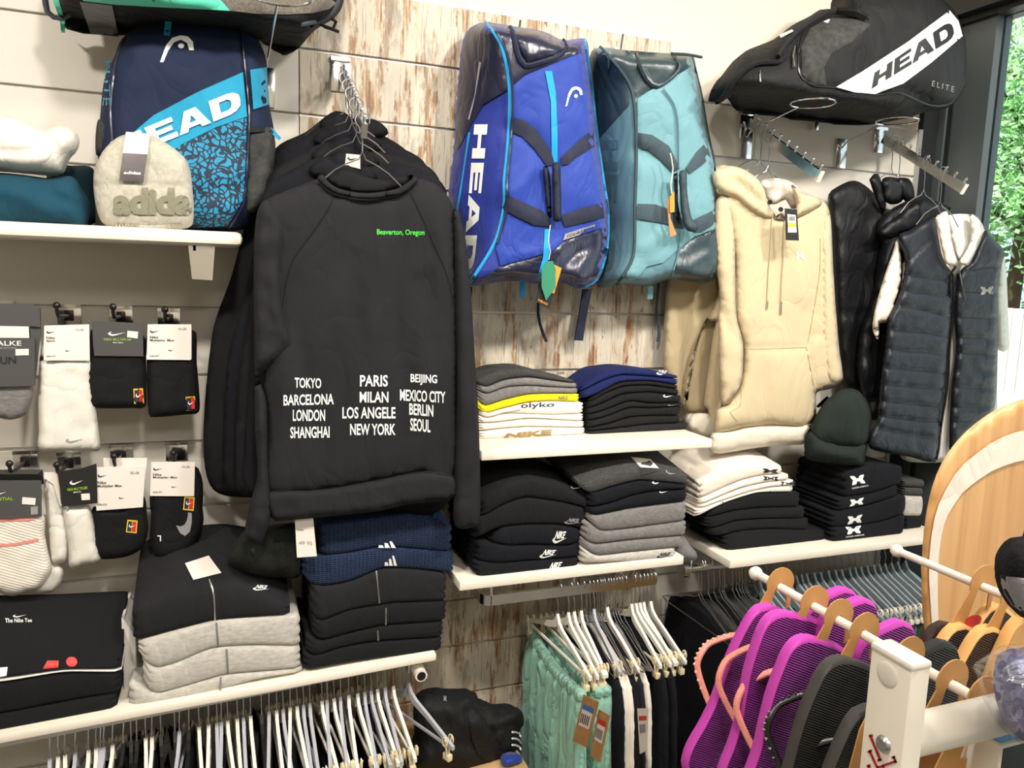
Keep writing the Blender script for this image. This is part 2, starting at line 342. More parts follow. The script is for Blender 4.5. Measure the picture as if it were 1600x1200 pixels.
def inside(P_, poly):
    A = np.array(poly, float); B = np.roll(A, -1, 0); c = np.zeros(len(P_), bool)
    for (x1, y1), (x2, y2) in zip(A, B):
        if y1 == y2: continue
        m = ((y1 > P_[:, 1]) != (y2 > P_[:, 1])) & (P_[:, 0] < (x2 - x1) * (P_[:, 1] - y1) / (y2 - y1) + x1); c ^= m
    return c
def tri2d(poly, res):
    poly = np.array(poly); x0, y0 = poly.min(0); x1, y1 = poly.max(0)
    g = []; row = 0; y = y0 + res / 2
    while y < y1:
        x = x0 + (res / 2 if row % 2 else 0)
        while x < x1: g.append((x, y)); x += res
        y += res * .87; row += 1
    if g:
        g = np.array(g); g = g[inside(g, poly)]
        if len(g): g = g[pdist(g, poly) > res * .45]
    n = len(poly); pts = [Vector(p) for p in poly] + [Vector(p) for p in g]
    r = delaunay_2d_cdt(pts, [], [list(range(n))], 1, 1e-5)
    V = np.array([(v.x, v.y) for v in r[0]]); Fc = [tuple(f) for f in r[2]]
    orig = r[3]; bnd = np.array([any(k < n for k in o) for o in orig])
    return V, Fc, bnd
def gauss_fold(P_, folds):
    h = np.zeros(len(P_))
    for pl, w, a in folds: h += a * np.exp(-(pdist(P_, pl, False) / w) ** 2)
    return h
class Surf:   # projection target for prints
    def __init__(s, objs):
        vs = []; fs = []
        for o in objs:
            n = len(vs); org = WO[o]; vs += [v.co + org for v in o.data.vertices]; fs += [tuple(i + n for i in p.vertices) for p in o.data.polygons]
        s.b = BVHTree.FromPolygons(vs, fs); s.last = None
    def hit(s, px, py):
        d = Vector(ray(px, py)).normalized(); h = s.b.ray_cast(Vector(CAM), d)
        return (h[3], d) if h[0] is not None else (None, d)
def project(surf, V, off):
    ds = []; dirs = []
    for p in V:
        a, d = surf.hit(*p); ds.append(a); dirs.append(d)
    ok = [a for a in ds if a is not None]; med = sorted(ok)[len(ok) // 2] if ok else 1.5
    for i, a in enumerate(ds):
        if a is None:
            j = min((k for k in range(len(ds)) if ds[k] is not None), key=lambda k: (V[k][0]-V[i][0])**2 + (V[k][1]-V[i][1])**2, default=None)
            ds[i] = ds[j] if j is not None else med
    return [Vector(CAM) + d * (a - off) for a, d in zip(ds, dirs)]
def puff(name, outline, Y0, T, edge, m, parent=None, folds=(), nz=(0, 60), res=9, back=None, axis='Y', tight=False, H=None, stretch=(1, 1), floorz=None):
    """soft closed body: traced outline at its own depth, bulging to the front by T metres, closed by a back face"""
    if parent is not None and parent.name.split('.')[0] in ('sweatshirt', 'hoodie', 'jacket', 'vest', 'polo_shirt'): T *= .62; edge *= .55   # garments hang flat
    if tight and T <= .006:   # flat card or strap: a thin prism
        q = [tuple(p) for p in outline]; n = len(q); r = delaunay_2d_cdt([Vector(p) for p in q], [], [list(range(n))], 1, 1e-5); V = [(v.x, v.y) for v in r[0]]; F = [tuple(f) for f in r[2]]; k = len(V)
        fr = [Vector(AT(x, y, Y0)) for x, y in V]; vs = [v - Vector((0, T, 0)) for v in fr] + [v + Vector((0, back or T * .5, 0)) for v in fr]; cnt = {}
        for f in F:
            for i in range(3): e = (f[i], f[(i + 1) % 3]); cnt[tuple(sorted(e))] = None if tuple(sorted(e)) in cnt else e
        fs = F + [tuple(i + k for i in reversed(f)) for f in F] + [(e[1], e[0], e[0] + k, e[1] + k) for e in cnt.values() if e]
        return link(name, vs, fs, m, parent, smooth=False)
    poly = smooth_poly(outline, res, True, tight)
    V, F, bnd = tri2d(poly, res)
    d = pdist(V, poly); t = np.minimum(d / edge, 1); prof = np.sqrt(np.maximum(0, 1 - (1 - t) ** 2))
    h = T * prof
    if H is not None: h = h + H(V) * prof
    if len(folds): h = h + gauss_fold(V, folds) * np.minimum(d / (edge * .4), 1)
    if nz[0]:
        k = nz[1]; sd = abs(hash(name)) % 1; 
        h = h + np.array([noise.noise(Vector((x / k * stretch[0], y / k * stretch[1], Y0 * 9))) * nz[0] for x, y in V]) * prof
    if floorz is not None:
        yp = np.array([AZ(x, y, floorz)[1] if y < 380 else -9 for x, y in V]); h = np.maximum(np.minimum(h, Y0 - yp), -.12)
    f = AT if axis == 'Y' else AX; sg = -1
    fr = [Vector(f(x, y, Y0 - hh)) for (x, y), hh in zip(V, h)]
    tb = back if back is not None else T * .6
    n = len(fr); idx = {}; vs = list(fr)
    ax = Vector((0, 1, 0)) if axis == 'Y' else Vector((1, 0, 0))
    for i, (x, y) in enumerate(V):
        if bnd[i]: idx[i] = i
        else: idx[i] = len(vs); vs.append(Vector(f(x, y, Y0)) + ax * tb * prof[i])
    fs = F + [tuple(idx[i] for i in reversed(q)) for q in F]
    o = link(name, vs, fs, m, parent)
    if tight: o.data.set_sharp_from_angle(angle=math.radians(28))
    return o
def sheet(name, poly, surf, off, m, parent, res=12, raise_=0.0, edge=4, tight=True, folds=()):
    """print or patch lying on a surface; with raise_ it is a padded strip with its own thickness"""
    pp = smooth_poly(poly, res, True, tight); V, F, b = tri2d(pp, res)
    vs = project(surf, V, off)
    if raise_:
        d = pdist(V, pp); t = np.minimum(d / edge, 1); pr = np.sqrt(np.maximum(0, 1 - (1 - t) ** 2)) * raise_ + (gauss_fold(V, folds) if len(folds) else 0)
        vs = [v + (Vector(CAM) - v).normalized() * float(q) for v, q in zip(vs, pr)]
    o = link(name, vs, F, m, parent, recalc=False)
    facecam(o); return o
def facecam(o):
    me = o.data; org = WO[o]; s = 0
    for p in list(me.polygons)[:40]: s += p.normal.dot(Vector(CAM) - (p.center + org))
    if s < 0: me.flip_normals()
_tc = {}
def textmesh(s, bold=0.0, spacing=1.0):
    k = (s, bold, spacing)
    if k in _tc: return _tc[k]
    c = bpy.data.curves.new('t', 'FONT'); c.body = s; c.offset = bold; c.space_character = spacing; c.resolution_u = 3
    o = bpy.data.objects.new('t', c); COL.objects.link(o)
    dg = bpy.context.evaluated_depsgraph_get(); me = bpy.data.meshes.new_from_object(o.evaluated_get(dg))
    bm = bmesh.new(); bm.from_mesh(me); bmesh.ops.triangulate(bm, faces=bm.faces[:])
    a = np.array([(v.co.x, v.co.y) for v in bm.verts]); mn = a.min(0); sz = a.max(0) - mn; sz[sz == 0] = 1
    for v in bm.verts: v.co.x = (v.co.x - mn[0]) / sz[0]; v.co.y = (v.co.y - mn[1]) / sz[1]; v.co.z = 0
    bmesh.ops.subdivide_edges(bm, edges=[e for e in bm.edges if e.calc_length() > .12], cuts=1); bmesh.ops.triangulate(bm, faces=bm.faces[:])
    bm.verts.index_update()
    r = ([(v.co.x, v.co.y) for v in bm.verts], [tuple(v.index for v in f.verts) for f in bm.faces]); bm.free()
    bpy.data.objects.remove(o); bpy.data.curves.remove(c); bpy.data.meshes.remove(me)
    _tc[k] = r; return r
def quadmap(q, pts):
    TL, TR, BR, BL = [np.array(p, float) for p in q]
    return [tuple((1 - v) * ((1 - u) * BL + u * BR) + v * ((1 - u) * TL + u * TR)) for u, v in pts]
def prt(name, s, quad, surf, m, parent, off=.0015, bold=0.02, spacing=1.0):
    V, F = textmesh(s, bold, spacing); o = link(name, project(surf, quadmap(quad, V), off), F, m, parent, smooth=False, recalc=False); facecam(o); return o
def rq(x0, y0, x1, y1, dy=0, sh=0):   # quad from box, dy = rise of the right end, sh = italic shear px
    return [(x0 + sh, y0), (x1 + sh, y0 + dy), (x1, y1 + dy), (x0, y1)]
SWOOSH = [(0, .33), (.07, .18), (.2, .02), (.3, .0), (.42, .08), (1, .62), (.5, .36), (.33, .29), (.2, .32), (.14, .45), (.16, .62), (.24, .8), (.1, .66), (.01, .5)]
SWOOSH = [(u, v) for u, v in SWOOSH]
UAL = [[(0, 1), (.02, .8), (.10, .6), (.14, .5), (.10, .4), (.02, .2), (0, 0), (.28, .06), (.37, .16), (.40, .33), (.60, .33), (.63, .16), (.72, .06), (1, 0), (.98, .2), (.9, .4), (.86, .5), (.9, .6), (.98, .8), (1, 1), (.72, .94), (.63, .84), (.60, .67), (.40, .67), (.37, .84), (.28, .94)]]
HEADL = [(0, 0), (.10, .0), (.24, .42), (.42, .74), (.62, .84), (.80, .72), (.86, .45), (1, .45), (.97, .78), (.82, .97), (.6, 1), (.36, .9), (.18, .62)]
def logo(name, shape, quad, surf, m, parent, off=.0015):
    return sheet(name, quadmap(quad, shape), surf, off, m, parent, res=8)
def swoosh(quad, surf, m, parent, name='swoosh'): return logo(name, SWOOSH, quad, surf, m, parent)
def nikelogo(quad, surf, parent, m='pwhite'):
    TL, TR, BR, BL = [np.array(p, float) for p in quad]
    q = lambda u, v: tuple((1 - v) * ((1 - u) * BL + u * BR) + v * ((1 - u) * TL + u * TR))
    prt('lettering', 'NIKE', [q(.2, 1), q(.86, 1), q(.78, .38), q(.12, .38)], surf, m, parent, bold=.04)
    logo('swoosh', SWOOSH, [q(0, .7), q(1, .7), q(1, 0), q(0, 0)], surf, m, parent)
def ualogo(quad, surf, parent, m='pwhite'): return logo('emblem', UAL[0], quad, surf, m, parent)
def bars3(quad, surf, parent, m='pwhite'):
    for k, (u0, h) in enumerate([(0.0, .35), (.33, .68), (.66, 1.0)]):
        logo('stripe', [(u0 + .12 * h, 0.0), (u0 + .36, 0), (u0 + .30 , h * .98), (u0 + .04 + .1 * h, h)], quad, surf, m, parent)
def blockword(quad, surf, m, parent, off=.003):
    TL, TR, BR, BL = [np.array(p, float) for p in quad]
    f = lambda u, v: tuple((1 - v) * ((1 - u) * BL + u * BR) + v * ((1 - u) * TL + u * TR))
    s = .40
    L_ = [(0, .235, [[(0, 0), (0, 1), (s * .75, 1), (s * .75, .62), (1 - s * .75, .62), (1 - s * .75, 1), (1, 1), (1, 0), (1 - s * .75, 0), (1 - s * .75, .36), (s * .75, .36), (s * .75, 0)]]),
          (.265, .475, [[(0, 0), (0, 1), (1, 1), (1, .77), (s * .8, .77), (s * .8, .62), (.9, .62), (.9, .40), (s * .8, .40), (s * .8, .24), (1, .24), (1, 0)]]),
          (.485, .745, [[(0, 0), (.34, 1), (.68, 1), (1, 0), (.72, 0), (.5, .72), (.27, 0)], [(.3, .16), (.74, .16), (.66, .38), (.34, .38)]]),
          (.765, 1, [[(0, 0), (0, 1), (.6, 1), (.82, .93), (.97, .76), (1, .5), (.97, .24), (.82, .07), (.6, 0), (.3, 0), (.3, .25), (.56, .25), (.67, .34), (.7, .5), (.67, .66), (.56, .75), (.3, .75), (.3, 0)]])]
    for u0, u1, polys in L_:
        for pl in polys:
            if len(pl) == 18: pl = pl[:16] + [(.3, .75), (.295, .0)]
            sheet('letter', [f(u0 + (u1 - u0) * x, y) for x, y in pl], surf, off, m, parent, res=9)
def interp(poly, n):
    p = np.array(poly, float); u = np.linspace(0, 1, n); s = np.r_[0, np.cumsum(np.abs(np.diff(p[:, 0])))]; s /= s[-1]
    return np.c_[np.interp(u, s, p[:, 0]), np.interp(u, s, p[:, 1])]
def foldeditem(name, top, bot, Yf, Yb, m, parent=None, dzb=0.0, layers=3, bulge=.010, n=26, crown=.0, gap=.0012, wob=.0, origin=None, side=.008):
    """a folded garment: footprint loops at rising heights, rounded front fold, layered side ends, top and bottom surfaces"""
    T = interp(top, n); B = interp(bot, n)
    k = np.array([.25, .5, .25])
    for a in (T, B):
        for _ in range(2): a[1:-1, 1] = np.convolve(a[:, 1], k, 'valid')
    Pt = np.array([AT(x, y, Yf) for x, y in T]); Pb = np.array([AT(x, y, Yf) for x, y in B])
    xs = (Pt[:, 0] + Pb[:, 0]) / 2; zt = np.maximum(Pt[:, 2] - gap, Pb[:, 2] + .004); zb = Pb[:, 2] + 0
    xl, xr = xs[0], xs[-1]; ND = 10; LV = 4 * layers + 1
    sd = random.random() * 50
    def pt(u, w, t):   # u 0..1 across, w 0..1 depth, t 0..1 height
        x = xl + (xr - xl) * u; a = np.interp(x, xs, zb); b = np.interp(x, xs, zt)
        z = a + (b - a) * t + dzb * w * (0.5 if t < .5 else 1) * (1 if dzb > 0 else 1)
        if t == 1: z += crown * math.sin(math.pi * min(1, w * 1.1)) * math.sin(math.pi * u)
        x += wob * noise.noise(Vector((w * 3 + sd, t, 0))) * (1 - abs(2 * u - 1))
        y = Yf + (Yb - Yf) * w
        return x, y, z
    vs = []; loops = []
    for l in range(LV):
        t = l / (LV - 1); fr = bulge * (math.sqrt(max(0, 1 - (2 * t - 1) ** 2)) - 1)
        sb = side * abs(math.sin(layers * math.pi * t)) ** .5 - side
        lp = []
        path = [(i / (n - 1), 0) for i in range(n)] + [(1, j / ND) for j in range(1, ND + 1)] + [(1 - i / (n - 1), 1) for i in range(1, n)] + [(0, 1 - j / ND) for j in range(1, ND)]
        for u, w in path:
            x, y, z = pt(u, w, t)
            cw = min(1, w * ND / 1.2); cu = min(1, u / .06, (1 - u) / .06)
            y += -fr * (1 if w == 0 else max(0, 1 - w * 6)) + (0.012 * (1 - cu) ** 2 if w == 0 else 0)
            if u < .5: x -= sb * (1 - min(1, u / .04))
            else: x += sb * (1 - min(1, (1 - u) / .04))
            lp.append(len(vs)); vs.append((x, y, z))
        loops.append(lp)
    fs = []; K = len(loops[0])
    for a, b in zip(loops, loops[1:]):
        for i in range(K): fs.append((a[i], a[(i + 1) % K], b[(i + 1) % K], b[i]))
    for l, t in ((0, 0), (LV - 1, 1)):
        lp = loops[l]; g = {}
        for i in range(n): g[(i, 0)] = lp[i]; g[(n - 1 - i, ND)] = lp[n - 1 + ND + i] if i < n else None
        for j in range(1, ND + 1): g[(n - 1, j)] = lp[n - 1 + j]
        for j in range(1, ND): g[(0, ND - j)] = lp[2 * (n - 1) + ND + j]
        g[(0, ND)] = lp[2 * (n - 1) + ND]
        for i in range(1, n - 1):
            for j in range(1, ND):
                g[(i, j)] = len(vs); vs.append(pt(i / (n - 1), j / ND, t))
        for i in range(n - 1):
            for j in range(ND):
                q = (g[(i, j)], g[(i + 1, j)], g[(i + 1, j + 1)], g[(i, j + 1)]); fs.append(q if t else q[::-1])
    return link(name, vs, fs, m, parent, origin=origin)
def tubepx(name, pts, r, m, parent, Y=None, surf=None, off=.004, seg=6, step=10, flat=1.0):
    p = smooth_poly([q[:2] for q in pts], step, False)
    if surf is not None: w = project(surf, p, off)
    else:
        ys = np.interp(np.linspace(0, 1, len(p)), np.linspace(0, 1, len(pts)), [q[2] for q in pts]) if len(pts[0]) > 2 else [Y] * len(p)
        w = [Vector(AT(x, y, yy)) for (x, y), yy in zip(p, ys)]
    b = MB(); b.tube(w, r, seg, flat=flat); return b.build(name, m, parent)
def seam(pts, surf, parent, m, off=.0005, r=.0013):
    return tubepx('seam', pts, r, m, parent, surf=surf, off=off, seg=5, step=7)
def copytree(o, parent=None):
    c = o.copy(); COL.objects.link(c); c.parent = parent; WO[c] = WO.get(o)
    for ch in list(o.children): copytree(ch, c)
    return c
# ------------------------------------------------------------------ setting
O0 = (0, 0, 0)
def struct(name, mb, m, parent=None, smooth=False):
    o = mb.build(name, m, parent, smooth=smooth, origin=None if parent else O0)
    if parent is None: o['kind'] = 'structure'
    return o
X0, X1, YF, ZC = -2.3, 2.42, -4.6, 2.9
struct('floor', MB().box((X0, YF, -.1), (X1 + .12, .2, 0)), 'floor')
struct('ceiling', MB().box((X0, YF, ZC), (X1 + .12, .2, ZC + .1)), 'ceil')
wb = struct('wall_back', MB().box((X0, .022, 0), (X1 + .12, .2, ZC)), 'plaster')
struct('wall_left', MB().box((X0 - .1, YF, 0), (X0, .2, ZC)), 'plaster')
struct('wall_front', MB().box((X0, YF - .1, 0), (X1 + .12, YF, ZC)), 'plaster')
GZ = [2.318, 2.156, 1.995, 1.830, 1.663, 1.496, 1.325, 1.152, .980, .806, .632, .485, .325, .16, .02]
def planks(xa, xb, top, m, ins):
    for k in range(top, len(GZ) - 1):
        zt, zb = GZ[k] - .0035, GZ[k + 1] + .0035
        o = MB().box((xa + .001, 0, zb), (xb - .001, .02, zt), .0015).build('plank', m, wb, smooth=False, origin=O0)
    g = MB()
    for k in range(top, len(GZ)): g.box((xa + .001, .009, GZ[k] - .0036), (xb - .001, .0218, GZ[k] + .0036))
    g.build('groove_rail', ins, wb, smooth=False)
planks(-2.29, .200, 0, 'slat', 'slat'); planks(.200, 1.285, 0, 'plank', 'alu'); planks(1.285, 2.298, 1, 'slat', 'alu')
struct('trim_1', MB().box((2.298, -.004, 0), (2.316, .022, 2.156)), 'alu')
# window wall on the right
struct('wall_right', MB().box((2.34, YF, 2.52), (X1 + .12, .021, ZC)), 'dark')
struct('trim_2', MB().box((2.318, .0, 0), (X1 + .1, .021, 2.52)), 'dark')
w1 = struct('window_1', MB().box((2.40, -.175, 0), (2.47, -.045, 2.50)), 'frame')
for a, b, m in (((2.395, -.045, 0), (2.47, -.028, 2.52), 'frame2'), ((2.385, -.028, 0), (2.47, -.001, 2.52), 'frame'), ((2.38, -4.4, 2.50), (2.47, -.045, 2.52), 'frame2'),
                ((2.40, -1.62, 0), (2.47, -1.50, 2.50), 'frame'), ((2.40, -3.1, 0), (2.47, -2.98, 2.50), 'frame'), ((2.40, -4.58, 0), (2.47, -4.46, 2.50), 'frame'), ((2.40, -4.5, .0), (2.47, -.175, .06), 'frame')):
    MB().box(a, b).build('window_frame', m, w1, smooth=False)
for a, b in ((-1.50, -.175), (-2.98, -1.62), (-4.46, -3.10)):
    MB().box((2.43, a, .06), (2.442, b, 2.50)).build('pane', 'glass', w1, smooth=False)
# outdoors
struct('ground_outside', MB().box((2.56, -20, -.12), (60, 40, -.02)), 'paving')
fn = thing('fence', (12, 6, -.02), 'pale vertical board fence outside beyond the paving', 'fence')
yy = -2.0
while yy < 16:
    MB().box((12, yy, -.02), (12.03, yy + .17, 1.35 + .01 * random.random())).build('board', 'fence', fn, smooth=False); yy += .185
MB().box((12.03, -2, .3), (12.07, 16, .38)).box((12.03, -2, 1.0), (12.07, 16, 1.08)).build('rail', 'fence', fn, smooth=False)
def tree(x, y, h, rad, label, m, n):
    t = thing('tree', (x, y, -.02), label, 'tree', None)
    tr = MB(); tr.tube([(x, y, -.02), (x + .1, y, h * .4), (x - .05, y + .1, h * .85)], [.16, .12, .04], 10)
    for k in range(7):
        a = k * 2.4; tr.tube([(x, y, h * (.3 + .07 * k)), (x + math.cos(a) * rad * .6, y + math.sin(a) * rad * .6, h * (.45 + .07 * k))], [.06, .015], 6)
    tr.build('trunk', 'bark', t)
    rs = np.random.RandomState(int(x * 10 + y * 7)); cl = []
    for k in range(70):
        v = rs.normal(size=3); v /= np.linalg.norm(v); r = rs.uniform(.35, 1) ** .6
        cl.append((x + v[0] * rad * r, y + v[1] * rad * r, h * .56 + v[2] * h * .44 * r))
    V = []; Fa = []
    for c in cl:
        for _ in range(n // 70):
            p = Vector(c) + Vector(rs.normal(size=3) * rad * .17); a = Vector(rs.normal(size=3)).normalized(); b = a.orthogonal().normalized(); s = rs.uniform(.05, .11)
            k = len(V); V += [p - a * s, p + b * s * .55 + Vector((0, 0, .01)), p + a * s, p - b * s * .55]; Fa.append((k, k + 1, k + 2, k + 3))
    o = link('foliage', V, Fa, m, t, smooth=False, recalc=False); o['kind'] = 'stuff'
tree(14.5, 8.6, 7.6, 2.6, 'tall bright green tree behind the fence, seen through the window', 'leaf', 24000)
tree(15.5, 12.5, 8.5, 2.8, 'second green tree outside, partly behind the first one', 'leaf2', 18000)
tree(15.5, 4.6, 7.0, 2.6, 'green tree outside at the right edge of the window view', 'leaf', 18000)
tree(17.5, 16.5, 9.0, 3.0, 'green tree outside hidden mostly by the window frame', 'leaf2', 12000)
# ------------------------------------------------------------------ shelves
def shelf(xa, xb, z, label, th=.026, y=-.30, dz=0.0, r=.004, brx=()):
    t = thing('shelf', ((xa + xb) / 2, -.002, z), label, 'shelf')
    b = MB().box((xa, y, z - th), (xb, -.002, z), r)
    if dz:
        for v in b.v: v.z += dz * (v.x - xb) / (xb - xa)
    o = b.build('board', 'shelf', t)
    for x in brx:
        zz = z - th + (dz * (x - xb) / (xb - xa))
        k = MB(); k.add([(x - .022, -.006, zz - .012), (x + .022, -.006, zz - .012), (x + .019, -.006, zz - .075), (x - .019, -.006, zz - .075),
                         (x - .022, -.001, zz - .012), (x + .022, -.001, zz - .012), (x + .019, -.001, zz - .075), (x - .019, -.001, zz - .075)],
                        [(0, 1, 2, 3), (7, 6, 5, 4), (0, 4, 5, 1), (1, 5, 6, 2), (2, 6, 7, 3), (3, 7, 4, 0)])
        k.box((x - .003, -.18, zz - .012), (x + .003, -.006, zz - .001)); k.build('bracket', 'chrome', t, smooth=False)
    return t
SZ = dict(U=AT(380, 363, -.3)[2], A=AT(770, 704, -.3)[2], B=AT(720, 909, -.3)[2], C=AT(1142, 876, -.3)[2])
shelf(-1.2, .050, SZ['U'], 'white shelf at upper left carrying the backpack and beanie', .030, r=.012)
shelf(.615, 1.312, SZ['A'], 'short white shelf carrying the folded tees, upper middle')
shelf(.565, 1.242, SZ['B'], 'white shelf under the black and grey folded sweatshirts, middle', brx=(1.1,))
shelf(1.404, 2.285, SZ['C'], 'white shelf at right carrying the white and black stacks and dark beanie')
zD = AT(683, 1021, -.3)[2]; dD = zD - AT(0, 1150, -.3)[2]
shelf(-.62, .507, zD, 'long white shelf at lower left carrying hoodies', .020, dz=dD * 1.13)
# bracket plate in view under the upper shelf
k = MB(); q = [AT(294, 383, -.20), AT(336, 383, -.20), AT(332, 438, -.20), AT(300, 436, -.20)]
k.add([Vector(p) for p in q] + [Vector(p) + Vector((0, .004, 0)) for p in q], [(0, 1, 2, 3), (7, 6, 5, 4), (0, 4, 5, 1), (1, 5, 6, 2), (2, 6, 7, 3), (3, 7, 4, 0)])
k.box((q[0][0] + .01, -.2, q[0][2] - .012), (q[0][0] + .016, 0, q[0][2] + .01))
tag(k.build('shelf_bracket', 'chrome', smooth=False), 'chrome bracket plate under the right end of the upper left shelf', 'bracket')
# ------------------------------------------------------------------ sloping display arms
def arm(pw, pt, Ye, label, pins=9, plate=.05, first=0):
    a = Vector(AT(*pw, -.02)); b = Vector(AT(*pt, Ye)); a.x = b.x = (a.x + b.x) / 2
    t = thing('garment_rack', (a.x, -.002, a.z), label, 'rack')
    MB().box((a.x - plate / 2, -.006, a.z - .045), (a.x + plate / 2, 0, a.z + .04), .001).box((a.x - plate / 2, -.012, a.z + .03), (a.x + plate / 2, 0.0, a.z + .04)).build('wall_plate', 'chrome', t)
    MB().beam(a, b, .010, .028).build('bar', 'chrome', t, smooth=False)
    n = Vector((0, (b.z - a.z), -(b.y - a.y))).normalized()
    if n.z < 0: n = -n
    MB().beam(b, b + (b - a).normalized() * .003, .013, .032).build('end_cap', 'wplas' if pt[0] > 1000 else 'chrome', t, smooth=False)
    for k in range(pins):
        p = a + (b - a) * ((k + .9) / (pins + .2)) + n * .013
        MB().tube([p, p + n * .014], .0035, 8).ball(p + n * .014, .0045, 8).build('pin', 'chrome', t)
    return a, b
A1 = arm((527, 112), (577, 205), -.36, 'chrome sloping display arm holding the black sweatshirts', 9)
A2 = arm((1167, 192), (1286, 276), -.35, 'chrome sloping display arm above the sand hoodies')
A3 = arm((1375, 216), (1512, 296), -.35, 'chrome sloping display arm above the dark vests')
def onarm(A, t): return A[0] + (A[1] - A[0]) * t
def wirehanger(A, tt, label, group, half=.20, drop=.10, hookr=.016, neck=.055, tagp=False):
    """wire hanger hooked over an arm, its shoulders parallel to the wall"""
    p = onarm(A, tt); y = p.y; x = p.x; z = p.z + .016
    t = thing('wire_hanger', (x, y, z), label, 'hanger', group)
    h = MB(); pa = [(x + hookr * math.cos(a), y, z - .004 + hookr * math.sin(a)) for a in np.linspace(math.radians(-60), math.radians(200), 12)]
    pa = [(2 * x - q[0], q[1], q[2]) for q in pa][::-1]
    h.tube([*[(q[0], q[1], q[2]) for q in pa], (x, y, z - .05), (x, y, z - .05 - neck)], .0015, 6); h.build('hook', 'wire', t)
    zn = z - .05 - neck; b = MB()
    b.tube([(x - half, y, zn - .035 - drop), (x - .06, y, zn - .045), (x - .035, y, zn - .030), (x - .008, y, zn - .018), (x, y, zn), (x + .008, y, zn - .018), (x + .035, y, zn - .030), (x + .06, y, zn - .045), (x + half, y, zn - .035 - drop)], .0015, 6)
    b.build('shoulder_wire', 'wire', t)
    return zn
# ------------------------------------------------------------------ black sweatshirts on the middle arm
C3 = lambda pts: cv(310, 160, .583, pts)
GS = 'black shirts hanging on the middle arm'
def basept(x, y, Y): return AT(x, y, Y)
for i, (Y, ol, lab, m) in enumerate([
    (-.09, [(525, 173), (478, 206), (430, 232), (398, 300), (362, 430), (332, 520), (318, 690), (333, 765), (400, 778), (560, 785), (690, 780), (700, 500), (668, 300), (640, 240), (587, 205), (560, 190)], 'rearmost black shirt on the middle arm, long left sleeve over the wall', 'black2'),
    (-.15, [(515, 196), (462, 220), (428, 240), (408, 330), (380, 470), (356, 560), (350, 700), (356, 768), (420, 775), (560, 782), (690, 780), (704, 500), (680, 300), (660, 250), (600, 220), (560, 205)], 'second black shirt from the wall on the middle arm', 'jet'),
    (-.21, [(512, 222), (450, 250), (418, 280), (402, 380), (388, 500), (372, 600), (368, 720), (380, 775), (560, 785), (700, 782), (706, 500), (692, 300), (672, 262), (610, 240), (560, 235)], 'third black shirt from the wall on the middle arm', 'black2'),
    (-.26, [(508, 244), (450, 268), (412, 300), (400, 400), (392, 560), (384, 700), (392, 775), (560, 788), (700, 785), (708, 520), (700, 320), (690, 285), (625, 255), (560, 262)], 'black shirt directly behind the lettered sweatshirt, white tag at its neck', 'jet')]):
    t = thing('sweatshirt', AT(555, 780, Y), lab, 'sweatshirt', GS)
    puff('body', ol, Y, .022, 26, m, t, folds=[([(430, 300), (400, 500), (390, 740)], 10, -.008), ([(640, 260), (690, 420), (690, 700)], 9, -.008), ([(360, 560), (345, 740)], 9, .006)], nz=(.008, 45), res=12, stretch=(1.4, .5))
    puff('collar', [(ol[0][0] - 25, ol[0][1] + 26), (ol[0][0] - 5, ol[0][1] + 4), (ol[0][0] + 30, ol[0][1] + 14), (ol[0][0] + 62, ol[0][1] + 14), (ol[0][0] + 82, ol[0][1] + 36), (ol[0][0] + 40, ol[0][1] + 46)], Y - .02, .012, 8, m, t, res=9)
    if i == 3:
        g = Surf([o for o in t.children])
        tg = sheet('tag', [(541, 240), (563, 242), (563, 264), (539, 258)], g, .012, 'card', t, res=20, raise_=.002)
        swoosh(rq(543, 243, 559, 250, 1), Surf([tg]), 'pblack', tg)
Yf = -.335
t = thing('sweatshirt', AT(555, 800, Yf), 'charcoal black sweatshirt in front with white city names and green lettering', 'sweatshirt', GS)
body = puff('body', C3([(318, 205), (300, 212), (240, 235), (180, 262), (158, 300), (158, 420), (160, 560), (172, 700), (180, 800), (184, 900), (184, 1045), (330, 1040), (480, 1015), (600, 992), (686, 1003), (692, 800), (694, 600), (690, 420), (684, 290), (650, 230), (590, 205), (540, 240), (450, 256), (370, 244)]),
    Yf, .034, 60, 'char', t, res=8, nz=(.016, 60), stretch=(1.6, .45),
    folds=[(C3([(370, 250), (330, 330), (250, 420), (225, 560)]), 4, -.0025), (C3([(560, 250), (610, 340), (655, 440), (680, 560)]), 4, -.0025),
           (C3([(420, 420), (390, 700), (400, 1000)]), 16, -.008), (C3([(590, 480), (560, 760), (540, 1000)]), 14, -.009), (C3([(500, 300), (480, 600)]), 22, .006),
           (C3([(250, 600), (300, 800), (290, 1000)]), 14, -.006), (C3([(640, 640), (650, 980)]), 9, -.007), (C3([(330, 290), (360, 300)]), 5, -.003)])
puff('collar', C3([(318, 206), (332, 192), (350, 214), (380, 232), (450, 243), (530, 232), (565, 212), (578, 198), (588, 210), (560, 238), (530, 250), (450, 260), (375, 248), (345, 232)]), Yf - .022, .018, 6, 'char', t, res=6)
puff('collar', C3([(330, 195), (370, 180), (400, 178), (470, 205), (530, 200), (578, 196), (530, 232), (450, 243), (380, 232), (345, 212)]), Yf + .01, .006, 8, 'black2', t, res=8)
puff('hem_band', C3([(184, 1042), (330, 1037), (480, 1012), (600, 989), (686, 1001), (685, 1060), (560, 1078), (480, 1096), (330, 1112), (205, 1122), (192, 1110)]), Yf - .004, .034, 14, 'char', t, res=7, nz=(.004, 30), folds=[(C3([(184, 1046), (330, 1041), (480, 1016), (600, 993), (686, 1005)]), 3, -.005)])
